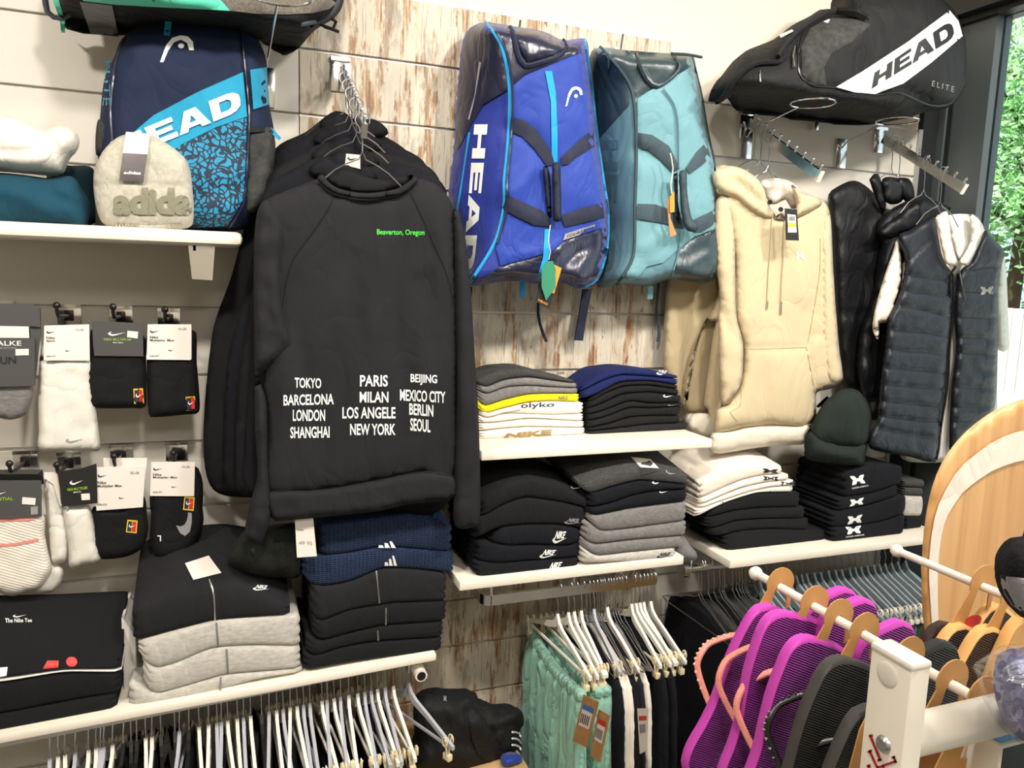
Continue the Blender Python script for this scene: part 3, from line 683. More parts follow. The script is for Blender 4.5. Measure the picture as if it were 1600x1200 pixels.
puff('sleeve', C3([(185, 262), (160, 285), (150, 360), (148, 500), (150, 700), (152, 880), (158, 1000), (135, 1085), (124, 1150), (128, 1172), (163, 1186), (182, 1150), (196, 1090), (186, 960), (182, 800), (164, 735), (200, 700), (254, 650), (232, 590), (220, 450), (230, 330)]),
    Yf - .008, .048, 22, 'char', t, res=7, nz=(.010, 30), folds=[(C3([(165, 735), (205, 690), (250, 640)]), 6, -.012), (C3([(150, 600), (200, 560), (240, 600)]), 9, .006), (C3([(128, 1090), (190, 1096)]), 3, -.005)])
puff('sleeve', C3([(684, 285), (700, 300), (718, 380), (730, 500), (742, 700), (752, 880), (756, 1060), (754, 1110), (748, 1134), (690, 1138), (684, 1060), (690, 900), (692, 700), (688, 500)]),
    Yf - .004, .042, 22, 'char', t, res=7, nz=(.006, 30), folds=[(C3([(688, 1062), (756, 1058)]), 3, -.005)])
G = Surf([body])
seam(C3([(366, 248), (340, 300), (290, 370), (250, 430), (232, 500), (226, 560)]), G, t, 'black'); seam(C3([(568, 240), (600, 310), (640, 400), (665, 460), (684, 540)]), G, t, 'black')
seam(C3([(190, 1042), (330, 1038), (480, 1013), (600, 991), (684, 1003)]), Surf([c for c in t.children if c.type == 'MESH']), t, 'black', off=.001)
for s, x0, y0, x1, y1, dy in [('TOKYO', 460.5, 590, 502, 606, 1), ('BARCELONA', 443, 617, 521.6, 634, -2), ('LONDON', 457.5, 640, 508, 658, 0), ('SHANGHAI', 453.5, 667, 515, 685, -1),
    ('PARIS', 562.5, 586, 606, 604, 0), ('MILAN', 562, 612, 607, 629, 0), ('LOS ANGELE', 535, 636, 618, 654, 0), ('NEW YORK', 547, 662, 618, 680, 0),
    ('BEIJING', 641.5, 584, 683, 601, 2), ('MEXICO CITY', 625, 608, 696, 626, 4), ('BERLIN', 639.5, 630, 677, 648, 3), ('SEOUL', 641, 653, 672.6, 673, 3)]:
    prt('lettering', s, rq(x0, y0, x1, y1, dy), G, 'pwhite', t, bold=.022)
prt('lettering', 'Beaverton, Oregon', rq(589, 358, 663, 369, 1), G, 'pgreen', t, bold=.012)
SWT = t
GH = 'wire hangers on the middle arm'
for i, tt in enumerate([.22, .36, .5, .68, .93]):
    wirehanger(A1, tt, ['wire hanger nearest the wall on the middle arm', 'second wire hanger from the wall on the middle arm', 'third wire hanger from the wall on the middle arm', 'wire hanger next behind the lettered sweatshirt', 'wire hanger in the neck of the lettered sweatshirt'][i], GH, half=.11, drop=.055, neck=.02)
# ------------------------------------------------------------------ backpack
C1 = lambda pts: cv(0, 0, .375, pts)
t = thing('backpack', AT(290, 360, -.14), 'navy and cyan backpack with white lettering standing on the upper left shelf', 'backpack')
bo = puff('body', [(191, 60), (225, 38), (300, 28), (378, 36), (402, 60), (416, 95), (421, 165), (428, 205), (425, 250), (414, 300), (402, 330), (380, 358), (280, 360), (172, 358), (156, 300), (153, 240), (156, 188), (163, 124), (178, 90)], -.13, .085, 40, 'bpnavy', t, res=9, nz=(.006, 60), back=.06,
    folds=[([(382, 50), (388, 180), (384, 300), (372, 356)], 5, -.010), ([(181, 100), (174, 200), (178, 350)], 5, -.010), ([(300, 310), (386, 290)], 10, -.006)])
G = Surf([bo])
sheet('band', C1([(545, 560), (640, 480), (820, 385), (1012, 300), (1030, 485), (900, 530), (760, 600), (700, 640), (560, 640)]), G, .006, 'bpcyan', t)
sheet('band', [(391, 109), (417, 105), (420, 163), (396, 171)], G, .010, 'bpcyan', t)
sheet('printed_panel', C1([(740, 612), (900, 532), (1030, 487), (1025, 650), (1015, 830), (950, 940), (800, 950), (560, 952), (560, 645), (700, 642)]), G, .0055, 'crack', t)
tubepx('piping', [(376, 42), (383, 110), (389, 180), (386, 250), (380, 318), (357, 357)], .0028, 'pu', t, surf=G, off=.007)
tubepx('piping', [(196, 58), (181, 101), (173, 169), (176, 225), (181, 354)], .0028, 'pu', t, surf=G, off=.003)
blockword([(172, 222), (373, 139), (378, 172), (190, 249)], G, 'pwhite', t, off=.010)
logo('emblem', HEADL, [(250, 54), (303, 56), (303, 97), (250, 97)], G, 'pwhite', t)
sheet('emblem_dot', [(283 + 5 * math.cos(a), 71.5 + 4 * math.sin(a)) for a in np.linspace(0, 6.28, 10)[:-1]], G, .002, 'pwhite', t, res=5)
sheet('zip_tab', C1([(690, 72), (718, 72), (708, 150), (682, 146)]), G, .003, 'bpcyan', t, raise_=.002)
pk = puff('mesh_pocket', C1([(1027, 545), (1125, 530), (1148, 620), (1125, 780), (1080, 870), (1022, 880), (1018, 700)]), -.185, .03, 14, 'tweedd', t, res=8)
sheet('pocket_trim', C1([(1025, 528), (1128, 525), (1130, 548), (1026, 552)]), Surf([pk, bo]), .006, 'bagblack', t, raise_=.003)
sheet('pull_tab', C1([(1128, 530), (1140, 538), (1172, 575), (1162, 585), (1135, 560)]), Surf([pk, bo]), .004, 'bpcyan', t, raise_=.002)
puff('side_pocket', C1([(408, 500), (465, 515), (462, 600), (440, 650), (400, 645)]), -.15, .025, 8, 'tweedd', t, res=8)
prt('lettering', 'ELITE', [(172, 95), (172, 165), (160, 165), (166, 95)], G, 'bpcyan', t, bold=.0)
# ------------------------------------------------------------------ beanies
t = thing('beanie', AT(225, 364, -.28), 'light grey knitted beanie with tone lettering and two-tone tag', 'beanie')
bo = puff('crown', [(197, 210), (232, 210), (262, 225), (289, 247), (298, 270), (301, 300), (303, 326), (300, 352), (285, 358), (240, 364), (188, 358), (161, 349), (150, 322), (146, 289), (148, 262), (161, 236), (180, 217)], -.262, .030, 30, 'hatgrey', t, res=7, back=.03, folds=[([(146, 291), (200, 287), (298, 292)], 3, -.006), ([(150, 340), (230, 352), (300, 345)], 3, -.003)], nz=(.004, 40))
G = Surf([bo])
br = sheet('brim', [(178, 349), (230, 352), (284, 350), (285, 358), (240, 365), (190, 358)], G, .002, 'hatgrey', t, res=5, raise_=.003)
for k in range(20): tubepx('rib', [(181 + 5.2 * k, 351), (184 + 5 * k, 361 - abs(k - 10) * .3)], .0012, 'hatgrey', br, surf=Surf([br]), off=.0015, seg=5)
prt('lettering', 'adida', [(177, 293), (300, 293), (300, 336), (176, 336)], G, 'hatlet', t, bold=.05, off=.004)
tg = sheet('hang_tag', [(197, 206), (234, 209), (230, 241), (192, 239)], G, .008, 'card', t, raise_=.002); tg['label'] = 'white upper half of the tag'
tg = sheet('hang_tag', [(192, 239), (230, 241), (224, 285), (186, 282)], G, .008, 'tagd', t, raise_=.002)
prt('lettering', 'adidas', [(194, 267), (220, 268), (220, 273), (193, 272)], Surf([tg]), 'pwhite', tg, bold=.03)
t = thing('beanie', AT(1305, 728, -.25), 'dark green knitted beanie with turned-up cuff on top of the black stack', 'beanie')
C5 = lambda pts: cv(1040, 600, .26875, pts)
bo = puff('crown', C5([(835, 330), (845, 270), (870, 200), (920, 110), (1000, 45), (1060, 25), (1120, 40), (1170, 100), (1195, 170), (1195, 260), (1172, 350), (1100, 380), (900, 370)]), -.215, .06, 34, 'dgreen', t, res=7, folds=[(C5([(1100, 60), (1130, 200), (1120, 300)]), 5, -.008), (C5([(980, 60), (940, 200)]), 7, -.005)], nz=(.005, 30))
cf = puff('cuff', C5([(840, 265), (900, 300), (1000, 338), (1100, 352), (1172, 345), (1160, 420), (1150, 485), (1080, 480), (1000, 470), (880, 450), (818, 432), (815, 370)]), -.218, .066, 24, 'dgreen', t, res=7)
pt = sheet('patch', C5([(1062, 400), (1115, 408), (1112, 455), (1060, 448)]), Surf([cf]), .002, 'pblack', t)
ualogo(C5([(1070, 412), (1106, 417), (1104, 440), (1068, 435)]), Surf([pt]), t)
puff('tag', C5([(875, 130), (940, 70), (950, 85), (890, 140)]), -.2, .004, 3, 'cardk', t, res=6)
# ------------------------------------------------------------------ folded pieces on the upper left shelf
o = tag(puff('folded_sweatshirt', C1([(-130, 500), (0, 478), (60, 488), (130, 515), (180, 545), (230, 525), (285, 530), (330, 572), (325, 620), (290, 665), (262, 725), (215, 733), (120, 725), (0, 716), (-130, 716)]), -.17, .09, 34, 'socks', res=8, nz=(.006, 50), back=.06, folds=[(C1([(0, 630), (80, 640), (150, 630)]), 5, -.01), (C1([(180, 545), (225, 600), (220, 690)]), 6, -.014), (C1([(60, 520), (180, 560), (250, 580)]), 9, .008)]), 'white folded sweatshirt lying on the petrol one, upper left shelf', 'sweatshirt', 'folded pieces on the upper left shelf')
o = tag(puff('folded_sweatshirt', C1([(-130, 735), (0, 720), (120, 732), (200, 742), (300, 735), (345, 790), (376, 850), (370, 912), (352, 962), (260, 952), (120, 944), (-130, 944)]), -.20, .075, 34, 'teal', res=8, nz=(.006, 50), back=.06, folds=[(C1([(160, 745), (200, 800), (300, 850), (370, 870)]), 8, -.01), (C1([(0, 790), (120, 830), (220, 900)]), 14, .01)]), 'petrol blue folded sweatshirt with lighter cuff under the white one', 'sweatshirt', 'folded pieces on the upper left shelf')
o = tag(puff('folded_sweatshirt', C1([(200, 700), (300, 690), (388, 702), (392, 800), (396, 930), (340, 938), (220, 938)]), -.06, .05, 20, 'dteal', res=9, back=.03), 'dark petrol folded sweatshirt behind the petrol one, edge showing', 'sweatshirt', 'folded pieces on the upper left shelf')
# ------------------------------------------------------------------ racket bag top left
C4 = lambda pts: cv(0, 0, .35, pts)
t = thing('racket_bag', AT(300, 45, -.24), 'black and tweed racket bag with mint band on the top left ring holder', 'bag')
bo = puff('body', [(88, -90), (90, 0), (93, 32), (105, 46), (133, 50), (190, 54), (250, 44), (340, 44), (390, 54), (430, 80), (448, 86), (468, 74), (490, 49), (520, 30), (533, 15), (541, -20), (540, -90)], -.17, .15, 36, 'bagblack', t, res=10, nz=(.010, 50), floorz=2.125, back=.08)
G = Surf([bo])
tw = sheet('tweed_panel', C4([(975, -60), (980, 0), (1025, 48), (1150, 62), (1280, 65), (1400, 58), (1470, 40), (1520, 0), (1520, -60)]), G, .004, 'tweed', t, raise_=.006, edge=6)
sheet('mint_band', C4([(370, -60), (978, -60), (985, 0), (1028, 48), (700, 32), (500, 20), (370, 5)]), G, .011, 'mintband', t, raise_=.004)
sheet('mint_band', C4([(235, 0), (262, 0), (290, 95), (290, 146), (272, 146), (268, 90)]), G, .004, 'mintband', t, raise_=.003)
sheet('cloth_label', C4([(355, 8), (500, 25), (532, 165), (405, 150)]), G, .012, 'greys', t, raise_=.003)
tubepx('strap', [(70, -5), (74, 18), (84, 27), (100, 28), (112, 22)], .0075, 'slate', t, surf=G, off=.012, flat=.4)
tubepx('piping', [(532, -10), (520, 18), (500, 32), (470, 38)], .005, 'slate', t, surf=G, off=.004)
tubepx('cord', [(486, 42), (505, 26), (525, 34), (520, 46), (500, 38), (530, 50)], .004, 'bagblack', t, surf=G, off=.006)
def ringholder(c, r, stem, Ys, plate, lab, Yr):
    """wire ring shelf holder"""
    cc = Vector((Yr, px2Y(c[0], Yr, plate), plate)); rr = r
    t = thing('ring_holder', (cc.x, -.001, cc.z), lab, 'holder', 'chrome ring holders under the racket bags')
    b = MB(); b.tube([(cc.x + rr * math.cos(a), cc.y + rr * math.sin(a), cc.z) for a in np.linspace(0, 2 * math.pi, 40)[:-1]], .0028, 8, closed=True)
    b.build('ring', 'chrome', t)
    p1 = Vector((cc.x, cc.y + rr, cc.z)); b = MB(); b.tube([p1, (p1.x, -.03, p1.z - .03), (p1.x, -.006, p1.z - .05)], .0028, 8); b.build('stem', 'chrome', t)
    b = MB(); b.box((p1.x - .022, -.008, p1.z - .115), (p1.x + .022, -.001, p1.z - .02), .001); b.build('wall_plate', 'chrome', t)
ringholder((437, 36), .062, 0, 0, 2.118, 'chrome ring holder under the top left racket bag', .118)
# ------------------------------------------------------------------ the two travel bags
C6 = lambda pts: cv(690, 20, .4335, pts)
def sportbag(lab, cols, ol, ridge, rpipe, Y0, T, parts):
    t = thing('sports_bag', AT(ol[0][0], 440, Y0), lab, 'bag', 'tournament bags hanging on the planks')
    def H(V): # drop from the front face to the left side panel: depth falls off left of the ridge line
        rp = np.array(ridge, float); xr = np.interp(V[:, 1], rp[:, 1], rp[:, 0]); xl = np.interp(V[:, 1], parts['lx'][1], parts['lx'][0])
        u = np.clip((xr - V[:, 0]) / np.maximum(xr - xl, 6), 0, 1)
        rr = np.array(rpipe, float); xq = np.interp(V[:, 1], rr[:, 1], rr[:, 0]); f = np.clip((V[:, 0] - xr) / (xq - xr + 1), 0, 1)
        return np.where(V[:, 0] < xr, -T * .85 * u ** 1.3, .012 * np.sin(np.pi * f))
    bo = puff('body', ol, Y0, T, 16, cols['side'], t, res=8, nz=(.010, 60), back=.06, H=H, folds=parts['folds'])
    return t, bo, Surf([bo])
ol = C6([(138, 36), (180, 36), (260, 48), (370, 68), (440, 98), (518, 94), (532, 160), (545, 300), (562, 450), (580, 560), (596, 640), (604, 720), (602, 820), (590, 900), (560, 965), (500, 996), (430, 970), (350, 977), (240, 966), (130, 984), (92, 976), (75, 900), (55, 810), (38, 720), (28, 650), (32, 590), (45, 500), (55, 350), (62, 250), (72, 130), (92, 65)])
ridge = C6([(160, 36), (212, 112), (240, 230), (245, 350), (236, 500), (226, 600), (224, 700), (190, 830), (100, 975)])
rp = C6([(515, 96), (540, 260), (565, 450), (588, 620), (600, 720), (598, 850), (560, 960)])
lx = (np.array([q[0] for q in C6([(138, 36), (92, 65), (62, 250), (45, 500), (28, 650), (38, 720), (75, 900), (92, 976)])]), np.array([q[1] for q in C6([(138, 36), (92, 65), (62, 250), (45, 500), (28, 650), (38, 720), (75, 900), (92, 976)])]))
t, bo, G = sportbag('royal blue bag with navy coated ends and white lettering down its side', dict(side='royald'), ol, ridge, rp, -.07, .17, dict(lx=lx, folds=[(C6([(250, 420), (330, 440), (400, 560)]), 14, -.01), (C6([(300, 880), (420, 850)]), 14, .01), (C6([(260, 640), (330, 560)]), 16, .012), (C6([(470, 880), (540, 830), (560, 900)]), 12, -.012)]))
sheet('front_panel', C6([(248, 272), (300, 226), (420, 176), (508, 142), (522, 170), (540, 300), (560, 450), (580, 600), (590, 770), (440, 820), (400, 858), (330, 880), (212, 912), (196, 850), (226, 700), (230, 600), (240, 480), (250, 350)]), G, .006, 'royal', t, res=7, raise_=.004, edge=5)
sheet('coated_top', C6([(142, 40), (160, 42), (208, 112), (236, 230), (238, 278), (150, 330), (97, 420), (50, 505), (60, 350), (66, 250), (76, 135), (95, 68)]), G, .006, 'pu', t, res=7, raise_=.003)
sheet('coated_top', C6([(166, 40), (260, 50), (370, 70), (440, 100), (510, 100), (510, 140), (420, 174), (300, 224), (248, 268), (242, 230), (214, 110)]), G, .006, 'pu', t, res=7, raise_=.004)
sheet('coated_end', C6([(205, 918), (330, 884), (400, 862), (442, 824), (590, 774), (600, 850), (585, 900), (556, 958), (500, 990), (430, 966), (350, 973), (240, 962), (130, 978), (160, 950)]), G, .006, 'pu', t, res=7, raise_=.005, folds=[(C6([(400, 960), (450, 900), (480, 860)]), 8, -.006), (C6([(490, 975), (520, 880), (550, 890)]), 8, .006)])
G = Surf([bo] + [c for c in t.children if c.name.split('.')[0] in ('front_panel', 'coated_top', 'coated_end')])
tubepx('zip_piping', ridge, .0045, 'cyan', t, surf=G, off=.006); tubepx('zip_piping', [(x + 5, y) for x, y in ridge[:-1]], .003, 'pu', t, surf=G, off=.007)
tubepx('zip_piping', C6([(515, 96), (540, 260), (563, 450), (586, 620), (600, 720), (596, 850), (560, 960), (500, 992)]), .004, 'cyan', t, surf=G, off=.005)
sheet('centre_zip', C6([(373, 210), (398, 210), (412, 290), (418, 440), (418, 540), (398, 545), (396, 430), (394, 320)]), G, .003, 'cyan', t, res=8, raise_=.002)
sheet('centre_zip', C6([(372, 780), (390, 780), (388, 860), (372, 960), (340, 975), (352, 930), (366, 880)]), G, .003, 'cyan', t, res=8, raise_=.002)
tubepx('top_handle', C6([(245, 52), (262, 95), (275, 150), (300, 190), (350, 180), (420, 160), (452, 125), (440, 100)]), .007, 'strap', t, surf=G, off=.008, flat=.6)
sheet('top_pad', C6([(262, 70), (372, 80), (430, 110), (440, 128), (412, 150), (310, 180), (285, 140)]), G, .006, 'pu', t, res=8, raise_=.010, edge=8)
blockword([C6([(166, 402)])[0], C6([(116, 925)])[0], C6([(76, 925)])[0], C6([(118, 402)])[0]], G, 'pwhite', t, off=.003)
sheet('silver_streak', C6([(135, 175), (142, 180), (128, 260), (112, 340), (100, 385), (94, 385), (118, 300)]), G, .006, 'pgrey', t, res=8)
sheet('side_zip', C6([(96, 430), (104, 432), (86, 540), (70, 650), (58, 725), (50, 722), (72, 600)]), G, .004, 'cyan', t, res=8, raise_=.002)
logo('emblem', HEADL, C6([(446, 262), (508, 268), (508, 318), (446, 338)]), G, 'pwhite', t, off=.003)
sheet('emblem_dot', [(x0, y0) for x0, y0 in [(C6([(484, 300)])[0][0] + 3 * math.cos(a), C6([(484, 300)])[0][1] + 3 * math.sin(a)) for a in np.linspace(0, 6.28, 9)[:-1]]], G, .003, 'pwhite', t, res=5)
for pl, lab in ((C6([(250, 375), (300, 388), (345, 425), (395, 500), (408, 545), (380, 552), (335, 490), (290, 445), (246, 428)]), 0), (C6([(432, 520), (500, 455), (546, 420), (552, 482), (500, 510), (458, 545), (434, 548)]), 0),
                (C6([(232, 655), (300, 685), (360, 712), (388, 735), (398, 772), (330, 764), (270, 735), (213, 706)]), 0), (C6([(430, 730), (500, 705), (580, 685), (588, 738), (520, 755), (445, 772)]), 0)):
    sheet('handle_strap', pl, G, .006, 'strap', t, res=8, raise_=.004)
puff('handle_grip', C6([(400, 545), (425, 540), (430, 600), (432, 740), (428, 752), (404, 750), (400, 650)]), -.285, .02, 6, 'strap', t, res=6, back=.015)
puff('handle_grip', C6([(366, 555), (380, 550), (392, 600), (396, 735), (384, 740), (372, 640)]), -.27, .012, 5, 'strap', t, res=6)
pa = sheet('label_patch', C6([(445, 797), (552, 762), (556, 782), (438, 820)]), G, .003, 'pgrey', t, res=8)
prt('lettering', 'TOURTEAM', C6([(452, 802), (546, 770), (546, 780), (448, 812)]), Surf([pa]), 'pblack', t, bold=.0)
tubepx('tag_cord', C6([(392, 765), (385, 820), (392, 860), (386, 890)]), .0012, 'rib', t, Y=-.30)
for nme, pl, m in (('paper_tag', [(360, 955), (405, 1010), (388, 1068), (338, 1040)], 'cardk'), ('paper_tag', [(398, 905), (432, 920), (405, 1012), (362, 1000)], 'orange'), ('paper_tag', [(378, 895), (400, 895), (411, 925), (410, 990), (376, 1037), (360, 990), (360, 925)], 'leafg')):
    puff(nme, C6(pl), -.295 - .004 * (m == 'orange') - .009 * (m == 'leafg'), .0015, 2, m, t, res=9, tight=True, back=.0005)
prt('lettering', 'HEAD', C6([(350, 1030), (384, 1048), (381, 1056), (348, 1038)]), Surf([c for c in t.children if c.name.startswith('paper_tag')]), 'orange', t, off=.001)
puff('hanging_strap', C6([(508, 996), (541, 996), (520, 1100), (508, 1182), (478, 1180), (495, 1080)]), -.05, .004, 4, 'strap', t, res=9, tight=True)
tubepx('hanging_cord', C6([(355, 978), (348, 1080), (360, 1140), (378, 1185)]), .0045, 'strap', t, Y=-.05)
puff('zip_tab', C6([(283, 970), (300, 970), (300, 1025), (281, 1025)]), -.16, .002, 3, 'cyan', t, res=8, tight=True)
puff('corner_flap', C6([(92, 985), (110, 988), (106, 1040), (96, 1062)]), -.06, .004, 4, 'strap', t, res=8)
# teal bag
ol = C6([(540, 138), (570, 124), (640, 130), (700, 142), (830, 145), (904, 154), (920, 220), (935, 290), (960, 430), (985, 520), (1000, 640), (1008, 750), (1022, 880), (1002, 948), (960, 976), (900, 972), (820, 962), (740, 986), (640, 978), (590, 990), (560, 985), (580, 900), (592, 760), (580, 600), (562, 450), (548, 320), (536, 200)])
ridge = C6([(572, 124), (640, 200), (682, 270), (697, 350), (702, 500), (697, 700), (690, 880), (632, 978)])
rp = C6([(898, 156), (935, 290), (950, 380), (990, 600), (1004, 750), (1010, 900)])
lx = (np.array([q[0] for q in C6([(540, 138), (536, 200), (562, 450), (592, 760), (560, 985)])]), np.array([q[1] for q in C6([(540, 138), (536, 200), (562, 450), (592, 760), (560, 985)])]))
t, bo, G = sportbag('teal bag with dark coated top and tone lettering, right of the blue one', dict(side='teals'), ol, ridge, rp, -.045, .15, dict(lx=lx, folds=[(C6([(720, 500), (790, 540), (850, 620)]), 14, -.01), (C6([(740, 850), (800, 800)]), 12, .01), (C6([(900, 920), (960, 880), (1000, 900)]), 12, .012)]))
sheet('front_panel', C6([(706, 310), (760, 275), (850, 225), (900, 196), (918, 260), (945, 400), (978, 530), (990, 640), (998, 770), (900, 815), (855, 850), (800, 900), (740, 915), (700, 960), (650, 975), (696, 880), (702, 700), (708, 500)]), G, .006, 'tealf', t, res=7, raise_=.004, edge=5)
sheet('coated_top', C6([(545, 142), (568, 130), (632, 200), (674, 275), (676, 330), (620, 390), (568, 450), (556, 330), (544, 210)]), G, .006, 'tpu', t, res=7, raise_=.003)
sheet('coated_top', C6([(578, 128), (640, 133), (830, 148), (898, 158), (900, 192), (850, 222), (760, 270), (706, 305), (700, 330), (684, 262), (640, 190)]), G, .006, 'tpu', t, res=7, raise_=.004)
sheet('coated_end', C6([(860, 855), (905, 818), (998, 775), (1012, 850), (1016, 890), (996, 940), (960, 968), (900, 966), (835, 956)]), G, .006, 'tpu', t, res=7, raise_=.006)
G = Surf([bo] + [c for c in t.children if c.name.split('.')[0] in ('front_panel', 'coated_top', 'coated_end')])
tubepx('zip_piping', ridge, .0045, 'tstrap', t, surf=G, off=.006)
tubepx('zip_piping', C6([(902, 156), (935, 290), (952, 390), (990, 600), (1003, 750)]), .004, 'tstrap', t, surf=G, off=.005)
tubepx('centre_seam', C6([(800, 275), (838, 330), (852, 400), (855, 560)]), .0025, 'teals', t, surf=G, off=.008)
tubepx('centre_seam', C6([(858, 790), (855, 860), (826, 960)]), .0025, 'teals', t, surf=G, off=.008)
tubepx('top_handle', C6([(700, 150), (715, 190), (740, 240), (780, 265), (840, 225), (858, 190), (830, 148)]), .007, 'tpu', t, surf=G, off=.008, flat=.6)
blockword([C6([(636, 460)])[0], C6([(622, 930)])[0], C6([(582, 930)])[0], C6([(584, 460)])[0]], G, 'tghost', t, off=.003)
for pl in (C6([(706, 432), (760, 440), (820, 480), (860, 560), (830, 572), (790, 530), (745, 495), (706, 486)]), C6([(880, 560), (920, 500), (954, 465), (970, 522), (935, 552), (895, 580)]),
           C6([(706, 688), (770, 690), (840, 715), (885, 760), (870, 780), (800, 758), (704, 742)]), C6([(910, 745), (988, 708), (994, 756), (940, 788), (912, 790)])):
    sheet('handle_strap', pl, G, .006, 'tstrap', t, res=8, raise_=.004)
puff('handle_grip', C6([(858, 572), (882, 570), (886, 650), (902, 740), (925, 770), (915, 790), (880, 780), (862, 700)]), -.245, .02, 6, 'tstrap', t, res=6, back=.015)
puff('handle_grip', C6([(836, 580), (850, 575), (852, 680), (862, 745), (848, 750), (838, 650)]), -.235, .012, 5, 'tstrap', t, res=6)
prt('lettering', 'TOURTEAM', C6([(910, 806), (988, 778), (992, 792), (912, 822)]), G, 'pblack', t, bold=.0, off=.003)
puff('paper_tag', C6([(822, 665), (838, 645), (838, 718), (822, 720)]), -.255, .0015, 2, 'orange', t, res=9, tight=True); puff('paper_tag', C6([(812, 680), (822, 660), (824, 740), (846, 800), (822, 808)]), -.25, .0015, 2, 'kraft', t, res=9, tight=True)
tubepx('tag_cord', C6([(824, 505), (834, 560), (826, 620), (832, 660)]), .0018, 'rib', t, Y=-.25)
tubepx('hanging_cord', C6([(782, 975), (775, 1080), (785, 1140), (778, 1185)]), .0045, 'tstrap', t, Y=-.03)
puff('zip_tab', C6([(742, 985), (762, 985), (760, 1032), (740, 1032)]), -.12, .002, 3, 'tealf', t, res=8, tight=True)
tubepx('zip_pull', C6([(590, 140), (602, 165), (600, 200)]), .004, 'tpu', t, surf=G, off=.01); tubepx('zip_pull', C6([(830, 148), (880, 150), (938, 160)]), .004, 'tpu', t, Y=-.18)
for px_, py_, l in ((812, 34, 'small wire hook above the blue bag'), (972, 55, 'small wire hook above the teal bag')):
    p = Vector(AT(px_, py_ + 10, -.03)); h = MB().tube([(p.x, 0, p.z - .03), (p.x, -.02, p.z - .03), (p.x, -.03, p.z + .01), (p.x, -.035, p.z + .02)], .003, 8).box((p.x - .012, -.004, p.z - .05), (p.x + .012, 0, p.z - .01))
    tag(h.build('bag_hook', 'wire'), l, 'hook')
# ------------------------------------------------------------------ black racket bag top right
C7 = lambda pts: cv(1020, 0, .3625, pts)
t = thing('racket_bag', AT(1320, 190, -.28), 'black racket bag with broad white lettered band on the two right rings', 'bag')
bo = puff('body', C7([(272, 452), (276, 380), (310, 320), (350, 270), (400, 220), (520, 170), (600, 110), (680, 68), (720, 42), (800, 28), (830, -60), (1180, -60), (1250, -5), (1300, 45), (1336, 130), (1350, 200), (1350, 300), (1340, 380), (1310, 435), (1260, 470), (1180, 482), (1080, 512), (900, 540), (700, 525), (530, 500), (400, 478), (368, 430), (345, 410)]),
    -.18, .18, 60, 'bagblack', t, res=9, nz=(.010, 50), back=.12, floorz=2.122, folds=[(C7([(620, 200), (640, 330), (700, 375), (960, 405), (1080, 380), (1200, 440), (1300, 440)]), 5, -.012), (C7([(640, 190), (700, 100), (850, 75), (1000, 80)]), 4, -.008), (C7([(400, 250), (560, 200)]), 10, .010)])
G = Surf([bo])
bd = sheet('white_band', C7([(1280, 45), (1318, 90), (1336, 155), (1200, 270), (1080, 360), (960, 405), (870, 398), (790, 375), (900, 310), (1100, 180)]), G, .008, 'pwhite', t, res=7)
blockword(C7([(958, 312), (1286, 86), (1306, 160), (944, 382)]), Surf([bo]), 'pblack', t, off=.012)
sheet('tweed_pocket', C7([(640, 200), (680, 120), (760, 78), (860, 82), (940, 105), (860, 180), (770, 230), (738, 290), (750, 373), (680, 362), (642, 320)]), G, .003, 'tweedd', t, res=8, raise_=.006, edge=6, folds=[(C7([(650, 320), (730, 340)]), 4, -.004), (C7([(660, 290), (730, 300)]), 4, .003)])
prt('lettering', 'ELITE', C7([(1206, 347), (1300, 374), (1298, 398), (1202, 370)]), G, 'pgrey', t, bold=.0, spacing=1.5)
tubepx('zip_piping', C7([(625, 190), (632, 320), (690, 368), (790, 378), (960, 408), (1060, 400), (1200, 455), (1290, 440), (1345, 340)]), .0028, 'kplas', t, surf=G, off=.003)
tubepx('zip_piping', C7([(628, 230), (650, 140), (720, 80), (850, 70), (930, 82)]), .0028, 'kplas', t, surf=G, off=.003)
tubepx('shoulder_strap', C7([(540, 250), (570, 200), (640, 130), (760, 60), (880, 60), (920, 80)]), .013, 'bagblack', t, surf=G, off=.012, flat=.5)
tubepx('shoulder_strap', C7([(300, 420), (360, 340), (440, 280), (540, 270), (580, 235)]), .013, 'bagblack', t, surf=G, off=.010, flat=.5)
sheet('label', C7([(736, 92), (760, 82), (776, 96), (752, 108)]), G, .006, 'card', t, raise_=.001); sheet('strap_label', C7([(545, 150), (600, 126), (608, 134), (552, 162)]), G, .02, 'pwhite', t)
tubepx('zip_pull', C7([(612, 200), (604, 240), (610, 290)]), .0035, 'chrome', t, surf=G, off=.012); tubepx('zip_pull', C7([(462, 305), (464, 352)]), .002, 'chrome', t, surf=G, off=.006)
ringholder((1270, 153), .060, 0, 0, 2.112, 'left chrome ring holder under the black racket bag', AT(1166, 195, 0)[0]); ringholder((1402, 171), .060, 0, 0, 2.112, 'right chrome ring holder under the black racket bag', AT(1315, 208, 0)[0])
o = MB().box((AT(1271, 190, -.003)[0] - .008, -.02, AT(1271, 205, 0)[2]), (AT(1271, 190, 0)[0] + .006, -.001, AT(1271, 186, 0)[2]), .001)
tag(o.build('wall_hook', 'chrome'), 'tiny empty chrome wall hook between the two right ring holders', 'hook')
